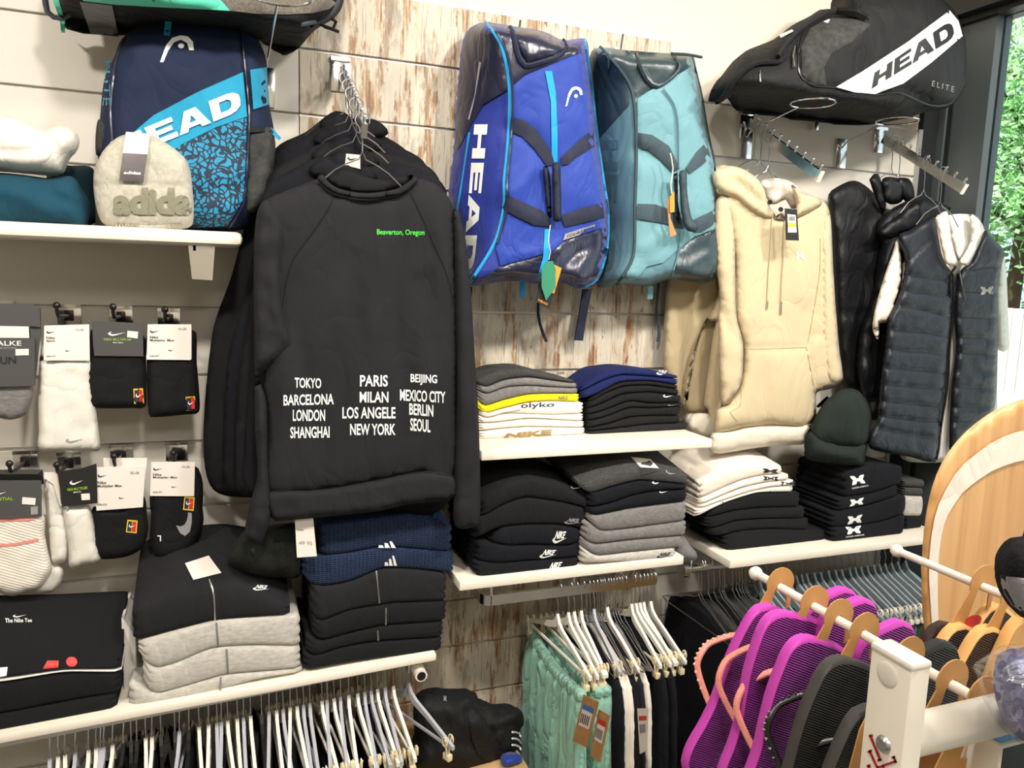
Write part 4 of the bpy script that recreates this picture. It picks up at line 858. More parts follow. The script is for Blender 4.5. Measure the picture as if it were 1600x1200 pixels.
# ------------------------------------------------------------------ sand hoodies
C8 = lambda pts: cv(1020, 240, .4, pts)
GHd = 'sand hoodies under the second arm'
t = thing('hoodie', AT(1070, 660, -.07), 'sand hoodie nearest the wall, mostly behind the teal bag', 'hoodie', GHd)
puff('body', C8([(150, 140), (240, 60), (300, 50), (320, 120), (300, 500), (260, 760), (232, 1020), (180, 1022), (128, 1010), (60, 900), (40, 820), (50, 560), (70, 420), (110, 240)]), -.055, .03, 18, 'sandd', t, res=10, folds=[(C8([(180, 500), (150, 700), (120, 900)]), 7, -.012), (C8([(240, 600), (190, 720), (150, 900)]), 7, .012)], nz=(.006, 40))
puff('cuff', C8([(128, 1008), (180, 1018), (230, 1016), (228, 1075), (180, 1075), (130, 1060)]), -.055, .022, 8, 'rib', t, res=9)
t = thing('hoodie', AT(1110, 665, -.12), 'second sand hoodie from the wall with pale ribbed hem', 'hoodie', GHd)
puff('body', C8([(180, 150), (238, 56), (290, 45), (340, 90), (340, 300), (330, 700), (300, 1000), (270, 1090), (232, 1090), (215, 1000), (200, 980), (236, 700), (246, 650), (190, 700), (150, 880), (130, 1000), (122, 960), (150, 800), (200, 660), (240, 600), (262, 500), (240, 300), (200, 240)]), -.10, .03, 16, 'sand', t, res=9, nz=(.006, 40))
puff('hem_band', C8([(150, 1020), (232, 1020), (300, 1080), (230, 1112), (140, 1075)]), -.10, .022, 10, 'rib', t, res=9)
t = thing('hoodie', AT(1215, 700, -.17), 'front sand hoodie with drawstrings, pouch pocket and dark price tag', 'hoodie', GHd)
bo = puff('body', C8([(262, 190), (300, 130), (340, 105), (400, 140), (460, 215), (520, 240), (600, 205), (650, 175), (680, 200), (694, 245), (700, 420), (708, 560), (724, 760), (742, 880), (690, 920), (640, 935), (622, 1060), (460, 1062), (360, 1072), (300, 1086), (240, 1092), (250, 1000), (290, 980), (340, 900), (352, 760), (325, 640), (318, 400), (290, 260)]),
    -.17, .045, 34, 'sand', t, res=8, nz=(.012, 60), stretch=(1.5, .5), folds=[(C8([(355, 765), (480, 762), (600, 757)]), 3.5, -.006), (C8([(600, 757), (618, 850), (632, 950)]), 4, -.008), (C8([(352, 780), (346, 900), (335, 985)]), 5, -.008), (C8([(644, 300), (650, 480), (600, 740)]), 6, -.008), (C8([(560, 360), (590, 560)]), 12, .008), (C8([(420, 420), (400, 640)]), 14, .007), (C8([(600, 720), (660, 700)]), 5, -.006), (C8([(500, 820), (480, 1040)]), 18, .006)])
hb = puff('hem_band', C8([(232, 1092), (300, 1084), (360, 1070), (460, 1060), (560, 1060), (622, 1058), (605, 1100), (596, 1134), (500, 1140), (400, 1150), (260, 1172), (222, 1162), (220, 1150)]), -.172, .042, 14, 'rib', t, res=8)
puff('sleeve', C8([(250, 180), (300, 160), (320, 300), (322, 500), (328, 640), (352, 735), (353, 800), (345, 900), (300, 975), (272, 982), (262, 900), (256, 700), (262, 560), (246, 420), (240, 300)]), -.185, .030, 18, 'sand', t, res=8, nz=(.006, 30), folds=[(C8([(262, 600), (300, 680), (345, 740)]), 7, -.012)])
puff('sleeve', C8([(684, 230), (696, 260), (704, 420), (712, 560), (728, 760), (742, 885), (700, 905), (668, 860), (650, 700), (652, 480), (650, 300)]), -.175, .045, 16, 'sand', t, res=8)
ho = puff('hood', C8([(240, 70), (300, 48), (352, 60), (400, 90), (432, 130), (450, 190), (470, 230), (486, 246), (440, 250), (380, 220), (330, 180), (262, 150), (236, 110)]), -.20, .036, 20, 'sand', t, res=7, folds=[(C8([(330, 110), (400, 170), (470, 240)]), 6, -.015)])
puff('hood', C8([(540, 120), (580, 150), (650, 175), (660, 200), (600, 235), (520, 256), (478, 250), (500, 232), (560, 210)]), -.205, .035, 12, 'sand', t, res=7)
puff('hood_lining', C8([(420, 110), (480, 96), (530, 105), (596, 150), (640, 185), (600, 205), (540, 215), (520, 180), (470, 200), (440, 165)]), -.165, .04, 12, 'scarf', t, res=7, folds=[(C8([(520, 110), (510, 160), (540, 210)]), 6, -.02), (C8([(440, 150), (500, 150)]), 5, -.012)])
G = Surf([bo, ho])
for sm_ in ([(355, 765), (480, 762), (600, 757)], [(600, 757), (618, 850), (634, 950)], [(354, 770), (348, 900), (338, 990), (302, 1010), (352, 1070)], [(300, 300), (322, 480), (326, 640)], [(655, 330), (650, 480), (606, 740)]): seam(C8(sm_), Surf([bo]), t, 'sandd')
seam(C8([(300, 1084), (360, 1070), (460, 1060), (560, 1060), (620, 1058)]), Surf([bo, hb]), t, 'sandd', off=.001)
tubepx('drawstring', C8([(468, 235), (462, 350), (452, 480), (448, 575)]), .0022, 'sand', t, surf=G, off=.006); tubepx('drawstring', C8([(516, 256), (512, 400), (505, 500), (502, 580)]), .0022, 'sand', t, surf=G, off=.006)
tubepx('drawstring_tip', C8([(448, 575), (446, 608)]), .003, 'steel', t, surf=G, off=.006); tubepx('drawstring_tip', C8([(502, 580), (500, 628)]), .003, 'steel', t, surf=G, off=.006)
for c in ((458, 190), (500, 218)): sheet('eyelet', [(C8([c])[0][0] + 4 * math.cos(a), C8([c])[0][1] + 4 * math.sin(a)) for a in np.linspace(0, 6.28, 9)[:-1]], Surf([ho, bo]), .004, 'pblack', t, raise_=.001)
tg = puff('price_tag', C8([(516, 214), (562, 218), (570, 340), (520, 338)]), -.262, .002, 3, 'cardk', t, res=9, tight=True, back=.001)
S2 = Surf([tg]); sheet('tag_sticker', C8([(526, 236), (558, 240), (562, 308), (528, 308)]), S2, .001, 'card', tg); sheet('tag_sticker', C8([(528, 270), (560, 272), (560, 286), (528, 286)]), S2, .002, 'pyel', tg)
for k in range(6): sheet('barcode', C8([(532 + 4 * k, 245), (534 + 4 * k, 245), (534.6 + 4 * k, 262), (532.6 + 4 * k, 262)]), S2, .002, 'pblack', tg)
ualogo(C8([(558, 380), (590, 384), (594, 418), (560, 412)]), Surf([bo]), t, 'scarf')
for i, (tt, l) in enumerate([(.10, 'wire hanger nearest the wall in the sand hoodies'), (.2, 'second wire hanger in the sand hoodies'), (.32, 'wire hanger of the front sand hoodie')]): wirehanger(A2, tt, l, 'wire hangers in the sand hoodies', half=.09, drop=.045, neck=.045)
# ------------------------------------------------------------------ dark jackets and the vest
GJ = 'dark garments under the third arm'
t = thing('jacket', AT(1340, 600, -.08), 'black padded jacket nearest the wall with stand collar, under the third arm', 'jacket', GJ)
bo = puff('body', C8([(686, 160), (720, 130), (790, 105), (860, 150), (900, 210), (1000, 220), (1040, 180), (1100, 210), (1130, 300), (1100, 600), (1000, 800), (870, 905), (760, 920), (742, 880), (720, 700), (716, 620), (708, 450), (692, 250)]), -.08, .05, 22, 'nylon', t, res=9, nz=(.010, 35), folds=[(C8([(720, 622), (900, 628)]), 3, -.008), (C8([(745, 190), (850, 160)]), 3, -.006), (C8([(750, 300), (740, 560)]), 8, .008), (C8([(840, 250), (820, 560)]), 10, -.008)])
for pl in ([(846, 100), (862, 80), (880, 78), (896, 120), (912, 200), (900, 240), (880, 200)], [(955, 98), (1000, 98), (1018, 130), (1022, 170), (1000, 200), (960, 150)], [(896, 100), (960, 96), (990, 130), (970, 190), (910, 190)]):
    puff('collar', C8(pl), -.115, .03, 9, 'nylon', t, res=7)
t = thing('jacket', AT(1390, 600, -.13), 'glossy dark rain jacket crumpled between the padded jacket and the vest', 'jacket', GJ)
puff('body', C8([(880, 270), (900, 240), (960, 200), (1040, 170), (1100, 200), (1150, 230), (1160, 400), (1140, 700), (1060, 900), (960, 1000), (850, 1040), (830, 960), (800, 860), (810, 700), (860, 560), (880, 420), (892, 350), (876, 320)]), -.13, .05, 20, 'nylon', t, res=8, nz=(.018, 22), folds=[(C8([(860, 560), (900, 500), (940, 350)]), 8, .02), (C8([(890, 330), (960, 300), (1060, 260)]), 8, -.02)])
puff('sleeve', C8([(1040, 180), (1120, 190), (1165, 215), (1130, 240), (1020, 300), (900, 330), (880, 300), (960, 240)]), -.165, .03, 12, 'nylon', t, res=8, nz=(.01, 20))
t = thing('polo_shirt', AT(1480, 700, -.19), 'white collared shirt worn inside the quilted vest', 'shirt', None)
puff('body', C8([(1130, 250), (1200, 235), (1270, 250), (1310, 330), (1350, 420), (1345, 900), (1330, 1060), (1200, 1150), (1180, 1200), (1000, 1204), (960, 1170), (960, 600), (980, 420), (1040, 320)]), -.185, .03, 30, 'white', t, res=10)
puff('sleeve', C8([(958, 330), (974, 420), (972, 500), (945, 600), (924, 656), (888, 664), (884, 700), (880, 728), (862, 700), (858, 665), (872, 590), (904, 480), (932, 400)]), -.205, .03, 12, 'cream', t, res=7)
puff('sleeve', C8([(1345, 400), (1370, 395), (1382, 480), (1388, 620), (1388, 764), (1350, 768), (1335, 600)]), -.195, .03, 12, 'cream', t, res=7)
tee = t
t2 = thing('vest', AT(1460, 715, -.24), 'dark navy quilted vest with grey emblem over the white shirt', 'vest', GJ)
GL = [([(960, 470), (1060, 486), (1170, 500)], 0), ([(940, 590), (1050, 610), (1165, 640)], 0), ([(925, 690), (1050, 700), (1150, 716)], 0), ([(920, 766), (1040, 776), (1148, 785)], 0), ([(910, 838), (1040, 848), (1140, 860)], 0), ([(905, 900), (1040, 915), (1132, 922)], 0), ([(895, 965), (1020, 980), (1124, 990)], 0), ([(885, 1075), (1000, 1100), (1110, 1115)], 0), ([(985, 430), (1100, 320)], 0), ([(960, 535), (1060, 548), (1160, 560)], 0), ([(890, 1025), (1000, 1040), (1118, 1050)], 0)]
vl = puff('front_panel', C8([(960, 322), (1000, 300), (1060, 262), (1100, 246), (1112, 300), (1128, 390), (1150, 440), (1172, 470), (1170, 620), (1155, 780), (1150, 900), (1130, 1040), (1108, 1196), (1000, 1184), (850, 1152), (846, 1100), (878, 1040), (890, 900), (905, 780), (922, 640), (950, 580), (978, 500), (985, 420)]),
    -.222, .045, 22, 'vestb', t2, res=5, nz=(.003, 14), folds=[(C8(g), 4, -.009) for g, _ in GL])
GR = [[(1200, 540), (1340, 545)], [(1200, 640), (1340, 645)], [(1190, 720), (1345, 725)], [(1185, 780), (1345, 782)], [(1180, 850), (1342, 850)], [(1175, 915), (1340, 912)], [(1172, 990), (1335, 985)], [(1172, 1050), (1300, 1045)], [(1230, 460), (1350, 440)]]
vr = puff('front_panel', C8([(1204, 455), (1240, 420), (1286, 320), (1300, 300), (1345, 345), (1372, 384), (1362, 440), (1350, 500), (1348, 620), (1346, 820), (1340, 960), (1325, 1020), (1250, 1080), (1190, 1150), (1160, 1170), (1165, 1000), (1170, 900), (1186, 760), (1180, 620), (1190, 500)]),
    -.222, .04, 20, 'vestb', t2, res=5, nz=(.003, 14), folds=[(C8(g), 4, -.009) for g in GR])
tubepx('zip', C8([(1172, 470), (1170, 620), (1158, 780), (1152, 900), (1130, 1040), (1108, 1196)]), .004, 'kplas', t2, surf=Surf([vl]), off=.004); tubepx('zip', C8([(1192, 470), (1182, 620), (1188, 760), (1172, 900), (1164, 1040), (1162, 1160)]), .004, 'kplas', t2, surf=Surf([vr]), off=.004)
tubepx('zip_pull', C8([(1196, 450), (1205, 500), (1222, 570)]), .0022, 'wire', t2, surf=Surf([vr]), off=.01); tubepx('zip_pull', C8([(1104, 1196), (1102, 1210)]), .003, 'steel', t2, surf=Surf([vl]), off=.003)
tubepx('pocket_zip', C8([(910, 850), (900, 940), (885, 1040)]), .003, 'kplas', t2, surf=Surf([vl]), off=.004)
for g_, _ in GL: seam(C8(g_), Surf([vl]), t2, 'kplas', r=.0010)
for g_ in GR: seam(C8(g_), Surf([vr]), t2, 'kplas', r=.0010)
ualogo(C8([(1280, 520), (1330, 518), (1330, 550), (1282, 552)]), Surf([vr]), t2, 'pgrey')
for pl in ([(1104, 250), (1124, 234), (1150, 224), (1160, 260), (1166, 320), (1180, 390), (1192, 432), (1160, 438), (1144, 430), (1130, 380), (1116, 310)], [(1238, 236), (1262, 245), (1284, 280), (1286, 320), (1262, 380), (1232, 436), (1208, 434), (1196, 424), (1228, 370), (1244, 320), (1240, 280)]):
    puff('collar', C8(pl), -.262, .02, 9, 'cream', tee, res=6)
puff('neck_lining', C8([(1150, 245), (1200, 236), (1244, 244), (1246, 300), (1230, 370), (1196, 424), (1180, 380), (1160, 300)]), -.235, .006, 8, 'white', tee, res=7)
tubepx('drawstring', C8([(1184, 440), (1160, 480), (1162, 560)]), .004, 'kplas', t2, surf=Surf([vl]), off=.01)
for i, (tt, l) in enumerate([(.14, 'wire hanger nearest the wall under the third arm'), (.24, 'second wire hanger under the third arm'), (.56, 'wire hanger of the rain jacket'), (.76, 'wire hanger of the quilted vest')]): wirehanger(A3, tt, l, 'wire hangers under the third arm', half=.09, drop=.045, neck=.04)
# ------------------------------------------------------------------ sock hooks and packs
S = lambda pts: cv(0, 440, .41667, pts)
def sockhook(x, y, w, h, lab, L=.14):
    p = Vector(AT(x, y, 0)); p.x, p.z
    t = thing('sock_hook', (p.x, 0, p.z), lab, 'hook', 'sock hooks on the left slats')
    MB().box((p.x - .026, -.005, p.z - .045), (p.x + .026, 0, p.z + .002), .001).box((p.x - .026, -.010, p.z - .004), (p.x + .026, 0, p.z + .004)).build('wall_plate', 'chrome', t)
    MB().tube([(p.x, -.003, p.z - .018), (p.x, -.03, p.z - .022), (p.x, -L, p.z - .016), (p.x, -L - .012, p.z - .004), (p.x, -L - .014, p.z + .006)], .0042, 8).ball((p.x, -L - .014, p.z + .008), .008, 8).box((p.x - .010, -.014, p.z - .035), (p.x + .010, -.004, p.z - .01), .002).build('prong', 'kplas', t)
for a in [(108, 478, 0, 0, 'sock hook of the long white sock pack'), (189, 480, 0, 0, 'sock hook of the pack with the grey card, top row'), (264, 484, 0, 0, 'sock hook at the right end of the top row'), (5, 472, 0, 0, 'sock hook of the grey running sock pack at the left edge'),
          (40, 706, 0, 0, 'sock hook of the pink-striped socks, bottom row'), (108, 708, 0, 0, 'sock hook of the white folded socks, bottom row'), (190, 696, 0, 0, 'sock hook of the black pack with doubled white cards, bottom row'), (276, 692, 0, 0, 'sock hook at the right end of the bottom row')]: sockhook(*a)
def pack(lab, Y, parts, cat='socks'):
    t = thing('sock_pack', AT(parts[0][1][0][0], parts[0][1][0][1] + 60, Y), lab, cat, 'sock packs on hooks'); out = []
    for k, (nm, pl, m, y, T) in enumerate(parts):
        if nm == 'card': o = puff(nm, pl, Y - y, T, 3, m, t, res=14, tight=True, back=.001)
        else: o = puff(nm, pl, Y - y, T, 12, m, t, res=7, back=T * .8, nz=(.003, 20))
        out.append(o)
    return t, out
def cardtext(t, o, lines):
    for s, q, m in lines: prt('lettering', s, S(q), Surf([o]), m, t, bold=.01, off=.0015)
def court(t, o, q):
    g = Surf([o]); sheet('emblem', S([q[0], q[1], q[2], q[3]]), g, .0018, 'pyel', t, res=20)
    TL, TR, BR, BL = [np.array(p, float) for p in q]
    f = lambda u, v: tuple((1 - v) * ((1 - u) * TL + u * TR) + v * ((1 - u) * BL + u * BR))
    sheet('emblem', S([f(.1, .1), f(.47, .1), (f(.47, .9)), f(.1, .9)]), g, .0026, 'pnavy', t, res=20); sheet('emblem', S([f(.53, .1), f(.9, .1), f(.9, .9), f(.53, .9)]), g, .0026, 'pred', t, res=20)
    logo('swoosh', SWOOSH, S([f(.2, .25), f(.85, .25), f(.85, .6), f(.2, .6)]), g, 'pwhite', t, off=.0034)
def whitecard(t, c, x, y, w, h, s2, dy=0):
    cardtext(t, c, [('Nike', [(x + 8, y + .33 * h), (x + 40, y + .33 * h), (x + 40, y + .40 * h), (x + 8, y + .40 * h)], 'pblack'), (s2, [(x + 8, y + .42 * h), (x + 8 + 12.0 * len(s2) ** .95 * .62, y + .42 * h + dy), (x + 8 + 12.0 * len(s2) ** .95 * .62, y + .50 * h + dy), (x + 8, y + .50 * h)], 'pblack')])
    swoosh(S([(x + 8, y + .14 * h), (x + 42, y + .14 * h), (x + 42, y + .24 * h), (x + 8, y + .24 * h)]), Surf([c]), 'pblack', t)
    cardtext(t, c, [('35-38', [(x + .7 * w, y + .1 * h), (x + .88 * w, y + .1 * h), (x + .88 * w, y + .16 * h), (x + .7 * w, y + .16 * h)], 'pgrey'), ('DRI-FIT', [(x + 8, y + .88 * h), (x + 44, y + .88 * h), (x + 44, y + .92 * h), (x + 8, y + .92 * h)], 'pblack')])
    swoosh(S([(x + .47 * w, y + .7 * h), (x + .6 * w, y + .7 * h), (x + .6 * w, y + .76 * h), (x + .47 * w, y + .76 * h)]), Surf([c]), 'pblack', t)
t, o = pack('grey running sock pack at the left edge with black lettered band', -.13, [('sock', S([(-60, 160), (0, 160), (108, 165), (110, 380), (126, 395), (124, 430), (92, 500), (40, 518), (0, 512), (-60, 500)]), 'hgrey', 0, .015), ('card', S([(-60, 82), (0, 82), (120, 84), (150, 100), (152, 170), (112, 166), (0, 165), (-60, 165)]), 'cardd', .02, .002), ('card', S([(112, 90), (152, 98), (154, 180), (132, 385), (120, 380)]), 'cardd', .012, .003), ('card', S([(-60, 212), (0, 211), (130, 213), (132, 390), (0, 394), (-60, 396)]), 'cardd', .022, .003), ('card', S([(-60, 166), (0, 166), (108, 168), (110, 211), (0, 210), (-60, 210)]), 'card', .019, .002)])
cardtext(t, o[3], [('FALKE', [(-30, 222), (80, 222), (80, 240), (-30, 240)], 'pwhite'), ('RUN', [(-24, 282), (60, 280), (60, 308), (-24, 310)], 'pblack'), ('ERGONOMIC SPORT SYSTEM', [(-30, 246), (60, 246), (60, 253), (-30, 253)], 'pgrey')])
sheet('price_sticker', S([(58, 253), (108, 252), (108, 276), (58, 277)]), Surf([o[3]]), .002, 'card', t)
t, o = pack('long white sock pack with white card, top row', -.125, [('sock', S([(160, 220), (170, 290), (335, 288), (348, 380), (360, 480), (370, 560), (374, 630), (330, 634), (250, 634), (150, 630), (146, 560), (143, 450), (148, 300)]), 'socks', 0, .018), ('card', S([(166, 165), (335, 160), (337, 293), (333, 296), (165, 295)]), 'card', .022, .002)])
whitecard(t, o[1], 166, 163, 168, 130, 'Spark'); swoosh(S([(246, 582), (312, 580), (312, 604), (246, 606)]), Surf([o[0]]), 'pgrey', t)
t, o = pack('black sock pack with grey card and court emblem, top row', -.125, [('sock', S([(342, 180), (400, 185), (535, 200), (548, 300), (548, 400), (546, 468), (500, 474), (385, 475), (335, 466), (330, 420), (326, 340), (336, 280)]), 'black2', 0, .02), ('card', S([(345, 148), (535, 155), (538, 280), (355, 278), (350, 240)]), 'cardd', .024, .002)])
cardtext(t, o[1], [('NIKE MULTIPLIER', [(390, 212), (494, 214), (494, 222), (390, 221)], 'plime'), ('MAX CREW', [(424, 226), (462, 227), (462, 232), (424, 231)], 'pwhite')]); swoosh(S([(405, 182), (470, 182), (470, 204), (405, 204)]), Surf([o[1]]), 'pwhite', t); sheet('price_sticker', S([(478, 184), (518, 188), (516, 214), (476, 208)]), Surf([o[1]]), .002, 'card', t)
court(t, o[0], [(500, 402), (536, 400), (540, 456), (503, 458)])
t, o = pack('black sock pack with white card, right end of the top row', -.125, [('sock', S([(560, 190), (700, 180), (735, 190), (738, 300), (746, 400), (746, 488), (700, 498), (566, 508), (556, 480), (552, 400), (550, 290)]), 'black2', 0, .02), ('card', S([(554, 160), (718, 160), (718, 290), (714, 294), (550, 292)]), 'card', .024, .002)])
whitecard(t, o[1], 554, 160, 164, 132, 'Multiplier Max'); court(t, o[0], [(696, 432), (731, 430), (735, 482), (699, 484)])
t, o = pack('white sock pack with coral stripes and black card, bottom row', -.13, [('sock', S([(140, 1050), (190, 1050), (236, 1075), (236, 1110), (220, 1140), (190, 1166), (120, 1162)]), 'socks', -.02, .014), ('sock', S([(-60, 870), (155, 868), (168, 950), (180, 1010), (196, 1080), (180, 1110), (150, 1150), (90, 1170), (40, 1180), (0, 1168), (-60, 1150)]), 'sockst', 0, .025), ('card', S([(-60, 745), (155, 745), (157, 880), (0, 888), (-60, 888)]), 'cardd', .028, .003), ('card', S([(-60, 705), (160, 705), (165, 760), (-60, 760)]), 'cardk', .01, .008)])
G = Surf([o[1]]); sheet('coral_stripe', S([(-50, 988), (60, 980), (120, 968), (162, 957), (164, 967), (120, 979), (60, 990), (-50, 998)]), G, .002, 'pinkstrap', t, res=8); sheet('coral_stripe', S([(-50, 888), (155, 878), (157, 888), (100, 898), (-50, 900)]), G, .002, 'pinkstrap', t, res=8)
cardtext(t, o[2], [('ESSENTIAL', [(-50, 810), (50, 808), (50, 820), (-50, 822)], 'plime')]); swoosh(S([(-20, 785), (26, 782), (26, 798), (-20, 800)]), Surf([o[2]]), 'pwhite', t); sheet('price_sticker', S([(84, 808), (134, 812), (132, 838), (82, 834)]), Surf([o[2]]), .002, 'card', t)
sheet('emblem', S([(115, 845), (142, 842), (142, 872), (116, 874)]), Surf([o[2]]), .002, 'pgrey', t)
t, o = pack('white folded sock pack with black card, bottom row', -.12, [('sock', S([(165, 745), (210, 738), (235, 800), (248, 900), (256, 960), (250, 1050), (222, 1056), (192, 1056), (184, 960), (172, 860)]), 'socks', 0, .02), ('sock', S([(238, 850), (300, 838), (336, 838), (352, 900), (372, 1000), (376, 1050), (310, 1068), (262, 1074), (256, 1000), (244, 920)]), 'socks', .008, .022), ('card', S([(166, 715), (215, 714), (222, 745), (228, 830), (240, 842), (225, 840), (200, 760), (165, 735)]), 'card', .024, .001), ('card', S([(215, 712), (300, 702), (362, 682), (366, 830), (300, 838), (234, 843), (226, 780)]), 'cardk', .036, .002)])
cardtext(t, o[3], [('NIKE MULTIPLIER', [(252, 776), (328, 768), (328, 778), (253, 786)], 'plime'), ('MAX', [(276, 788), (304, 785), (304, 790), (276, 793)], 'pwhite')]); swoosh(S([(260, 742), (312, 736), (312, 758), (262, 764)]), Surf([o[3]]), 'pwhite', t); sheet('price_sticker', S([(304, 796), (336, 794), (338, 818), (306, 820)]), Surf([o[3]]), .002, 'card', t)
t, o = pack('black sock pack under two white cards, bottom row', -.125, [('sock', S([(350, 845), (450, 850), (535, 800), (552, 880), (556, 930), (542, 985), (520, 1010), (480, 1030), (420, 1040), (370, 1038), (352, 1010), (344, 980), (352, 920)]), 'black2', 0, .022), ('card', S([(388, 662), (552, 660), (546, 740), (390, 740)]), 'card', .012, .002), ('card', S([(357, 695), (545, 695), (540, 770), (536, 845), (362, 858)]), 'card', .026, .002)])
whitecard(t, o[2], 358, 697, 186, 155, 'Multiplier Max', -2); court(t, o[0], [(478, 893), (516, 896), (512, 944), (472, 940)])
t, o = pack('black sock pack with large grey swoosh, right end of the bottom row', -.125, [('sock', S([(562, 800), (600, 700), (730, 690), (758, 740), (762, 800), (760, 850), (764, 890), (752, 950), (728, 1000), (690, 1022), (640, 1040), (592, 1040), (572, 1000), (562, 960), (566, 880)]), 'black2', 0, .024), ('card', S([(568, 676), (731, 676), (728, 804), (563, 803)]), 'card', .028, .002)])
whitecard(t, o[1], 566, 678, 164, 124, 'Multiplier Max'); court(t, o[0], [(692, 806), (730, 808), (726, 860), (686, 856)])
sheet('swoosh', S([(706, 865), (719, 868), (719, 905), (712, 938), (694, 954), (676, 944), (660, 914), (676, 918), (692, 912), (702, 892)]), Surf([o[0]]), .002, 'pgrey', t, res=8)
prt('lettering', 'L', S([(604, 974), (590, 974), (590, 952), (604, 952)]), Surf([o[0]]), 'pwhite', t)
# ------------------------------------------------------------------ folded stacks
FY, BY = -.275, -.035
def stack(C, top, items, group, Yf=FY, Yb=BY, z=None):
    prev = top
    if z is not None:
        b_ = C(items[-1][1]); zz = [z(AT(x, y, -.28)[0]) if callable(z) else z for x, y in (b_[0], b_[-1])]
        ys = [AZ(b_[0][0], b_[0][1], zz[0])[1], AZ(b_[-1][0], b_[-1][1], zz[1])[1]]; Yf = min(-.15, max(-.297, sum(ys) / 2))
    for it in items:
        m, bot, lab = it[:3]; kw = dict(it[3]) if len(it) > 3 else {}
        extra = kw.pop('f', None); tp = kw.pop('top', prev)
        cat = kw.pop('cat', 'sweatshirt')
        xl = bot[0][0]; xr = bot[-1][0]
        T = [(xl, tp[0][1])] + [p for p in tp if xl < p[0] < xr] + [(xr, tp[-1][1])]
        o = foldeditem('folded_' + {'top': 'knit_shirt'}.get(cat, cat.replace(' ', '_')), C(T), C(bot), kw.pop('Yf', Yf), kw.pop('Yb', Yb), m, **kw)
        tag(o, lab, cat, group); prev = bot
        if extra: extra(o, Surf([o]))
    return o
KD = lambda pts: pts
zD_ = lambda x: zD + dD * 1.13 * (x - .507) / (.507 + .62)
g = 'tees folded on the short shelf'
CA = lambda pts: cv(700, 540, .31667, pts)
stack(CA, [(140, 172), (250, 120), (390, 110), (520, 145), (635, 172)], [
  ('dgrey', [(140, 182), (180, 213), (280, 168), (400, 154), (520, 172), (635, 186)], 'grey folded tee, topmost of the light stack on the short shelf', dict(cat='tee', f=lambda o, G: nikelogo(CA([(534, 128), (582, 130), (582, 146), (534, 144)]), G, o, 'pblack'))),
  ('hgrey', [(150, 218), (182, 246), (290, 203), (400, 197), (520, 205), (645, 210)], 'heather grey folded tee, second in the light stack', dict(cat='tee')),
  ('hgrey', [(150, 268), (166, 308), (280, 268), (400, 240), (520, 236), (650, 238)], 'heather grey folded tee lying directly on the yellow one', dict(cat='tee')),
  ('yellow', [(150, 312), (170, 342), (260, 314), (400, 279), (520, 272), (656, 279)], 'bright yellow folded tee in the light stack', dict(cat='tee', f=lambda o, G: prt('lettering', 'NIKE', CA([(548, 248), (596, 246), (590, 266), (542, 270)]), G, 'pgold', o, bold=.04))),
  ('cream', [(160, 345), (190, 364), (280, 332), (400, 338), (520, 342), (676, 336)], 'white folded tee with navy graphic under the yellow one', dict(cat='tee', f=lambda o, G: (sheet('graphic', CA([(275, 303), (355, 286), (358, 318), (272, 332)]), G, .0015, 'pnavy', o, res=8), prt('lettering', 'blyko', CA([(360, 282), (528, 278), (524, 308), (362, 316)]), G, 'pnavy', o)))),
  ('cream', [(155, 384), (260, 378), (400, 358), (676, 374)], 'plain white folded tee, third from the bottom of the light stack', dict(cat='tee')),
  ('cream', [(155, 424), (260, 410), (400, 400), (680, 406)], 'plain white folded tee, second from the bottom of the light stack', dict(cat='tee')),
  ('cream', [(158, 464), (300, 460), (400, 454), (684, 438)], 'white folded tee with gold lettering, bottom of the light stack', dict(cat='tee', f=lambda o, G: prt('lettering', 'NIKE', CA([(290, 434), (516, 412), (508, 444), (274, 458)]), G, 'pgold', o, bold=.06)))], g, z=SZ['A'])
stack(CA, [(650, 210), (760, 130), (900, 112), (1040, 128), (1140, 148)], [
  ('navy', [(655, 228), (770, 172), (850, 143), (980, 150), (1145, 165)], 'navy folded tee with white lettering, topmost of the dark stack', dict(cat='tee', f=lambda o, G: nikelogo(CA([(1034, 118), (1090, 124), (1084, 150), (1026, 142)]), G, o))),
  ('navy', [(660, 264), (730, 246), (850, 178), (1000, 172), (1145, 196)], 'plain navy folded tee, second in the dark stack', dict(cat='tee')),
  ('black2', [(700, 282), (760, 240), (870, 198), (1000, 194), (1146, 217)], 'black folded tee right under the navy ones', dict(cat='tee')),
  ('black2', [(690, 312), (770, 284), (860, 238), (1000, 228), (1150, 246)], 'black folded tee, second black one from the top of the dark stack', dict(cat='tee')),
  ('black2', [(690, 342), (770, 322), (900, 270), (1000, 286), (1160, 282)], 'black folded tee with white swoosh edge, upper in the dark stack', dict(cat='tee', f=lambda o, G: swoosh(CA([(1060, 236), (1110, 240), (1110, 256), (1062, 256)]), G, 'pwhite', o))),
  ('black2', [(690, 372), (780, 352), (900, 304), (1000, 308), (1164, 298)], 'black folded tee with small grey mark, middle of the dark stack', dict(cat='tee', f=lambda o, G: swoosh(CA([(1084, 288), (1136, 286), (1136, 296), (1084, 298)]), G, 'pgrey', o))),
  ('black2', [(690, 408), (800, 386), (900, 352), (1000, 346), (1155, 346)], 'black folded tee, third from the bottom of the dark stack', dict(cat='tee')),
  ('black2', [(690, 424), (800, 412), (1000, 388), (1156, 382)], 'black folded tee, second from the bottom of the dark stack', dict(cat='tee')),
  ('char', [(688, 438), (800, 434), (1000, 428), (1192, 416)], 'charcoal folded tee, bottom of the dark stack, sticking out right', dict(cat='tee'))], g, z=SZ['A'])
g = 'sweatshirts folded on the middle shelf'
def nl(q, m='pwhite'): return lambda o, G: nikelogo(CA(q), G, o, m)
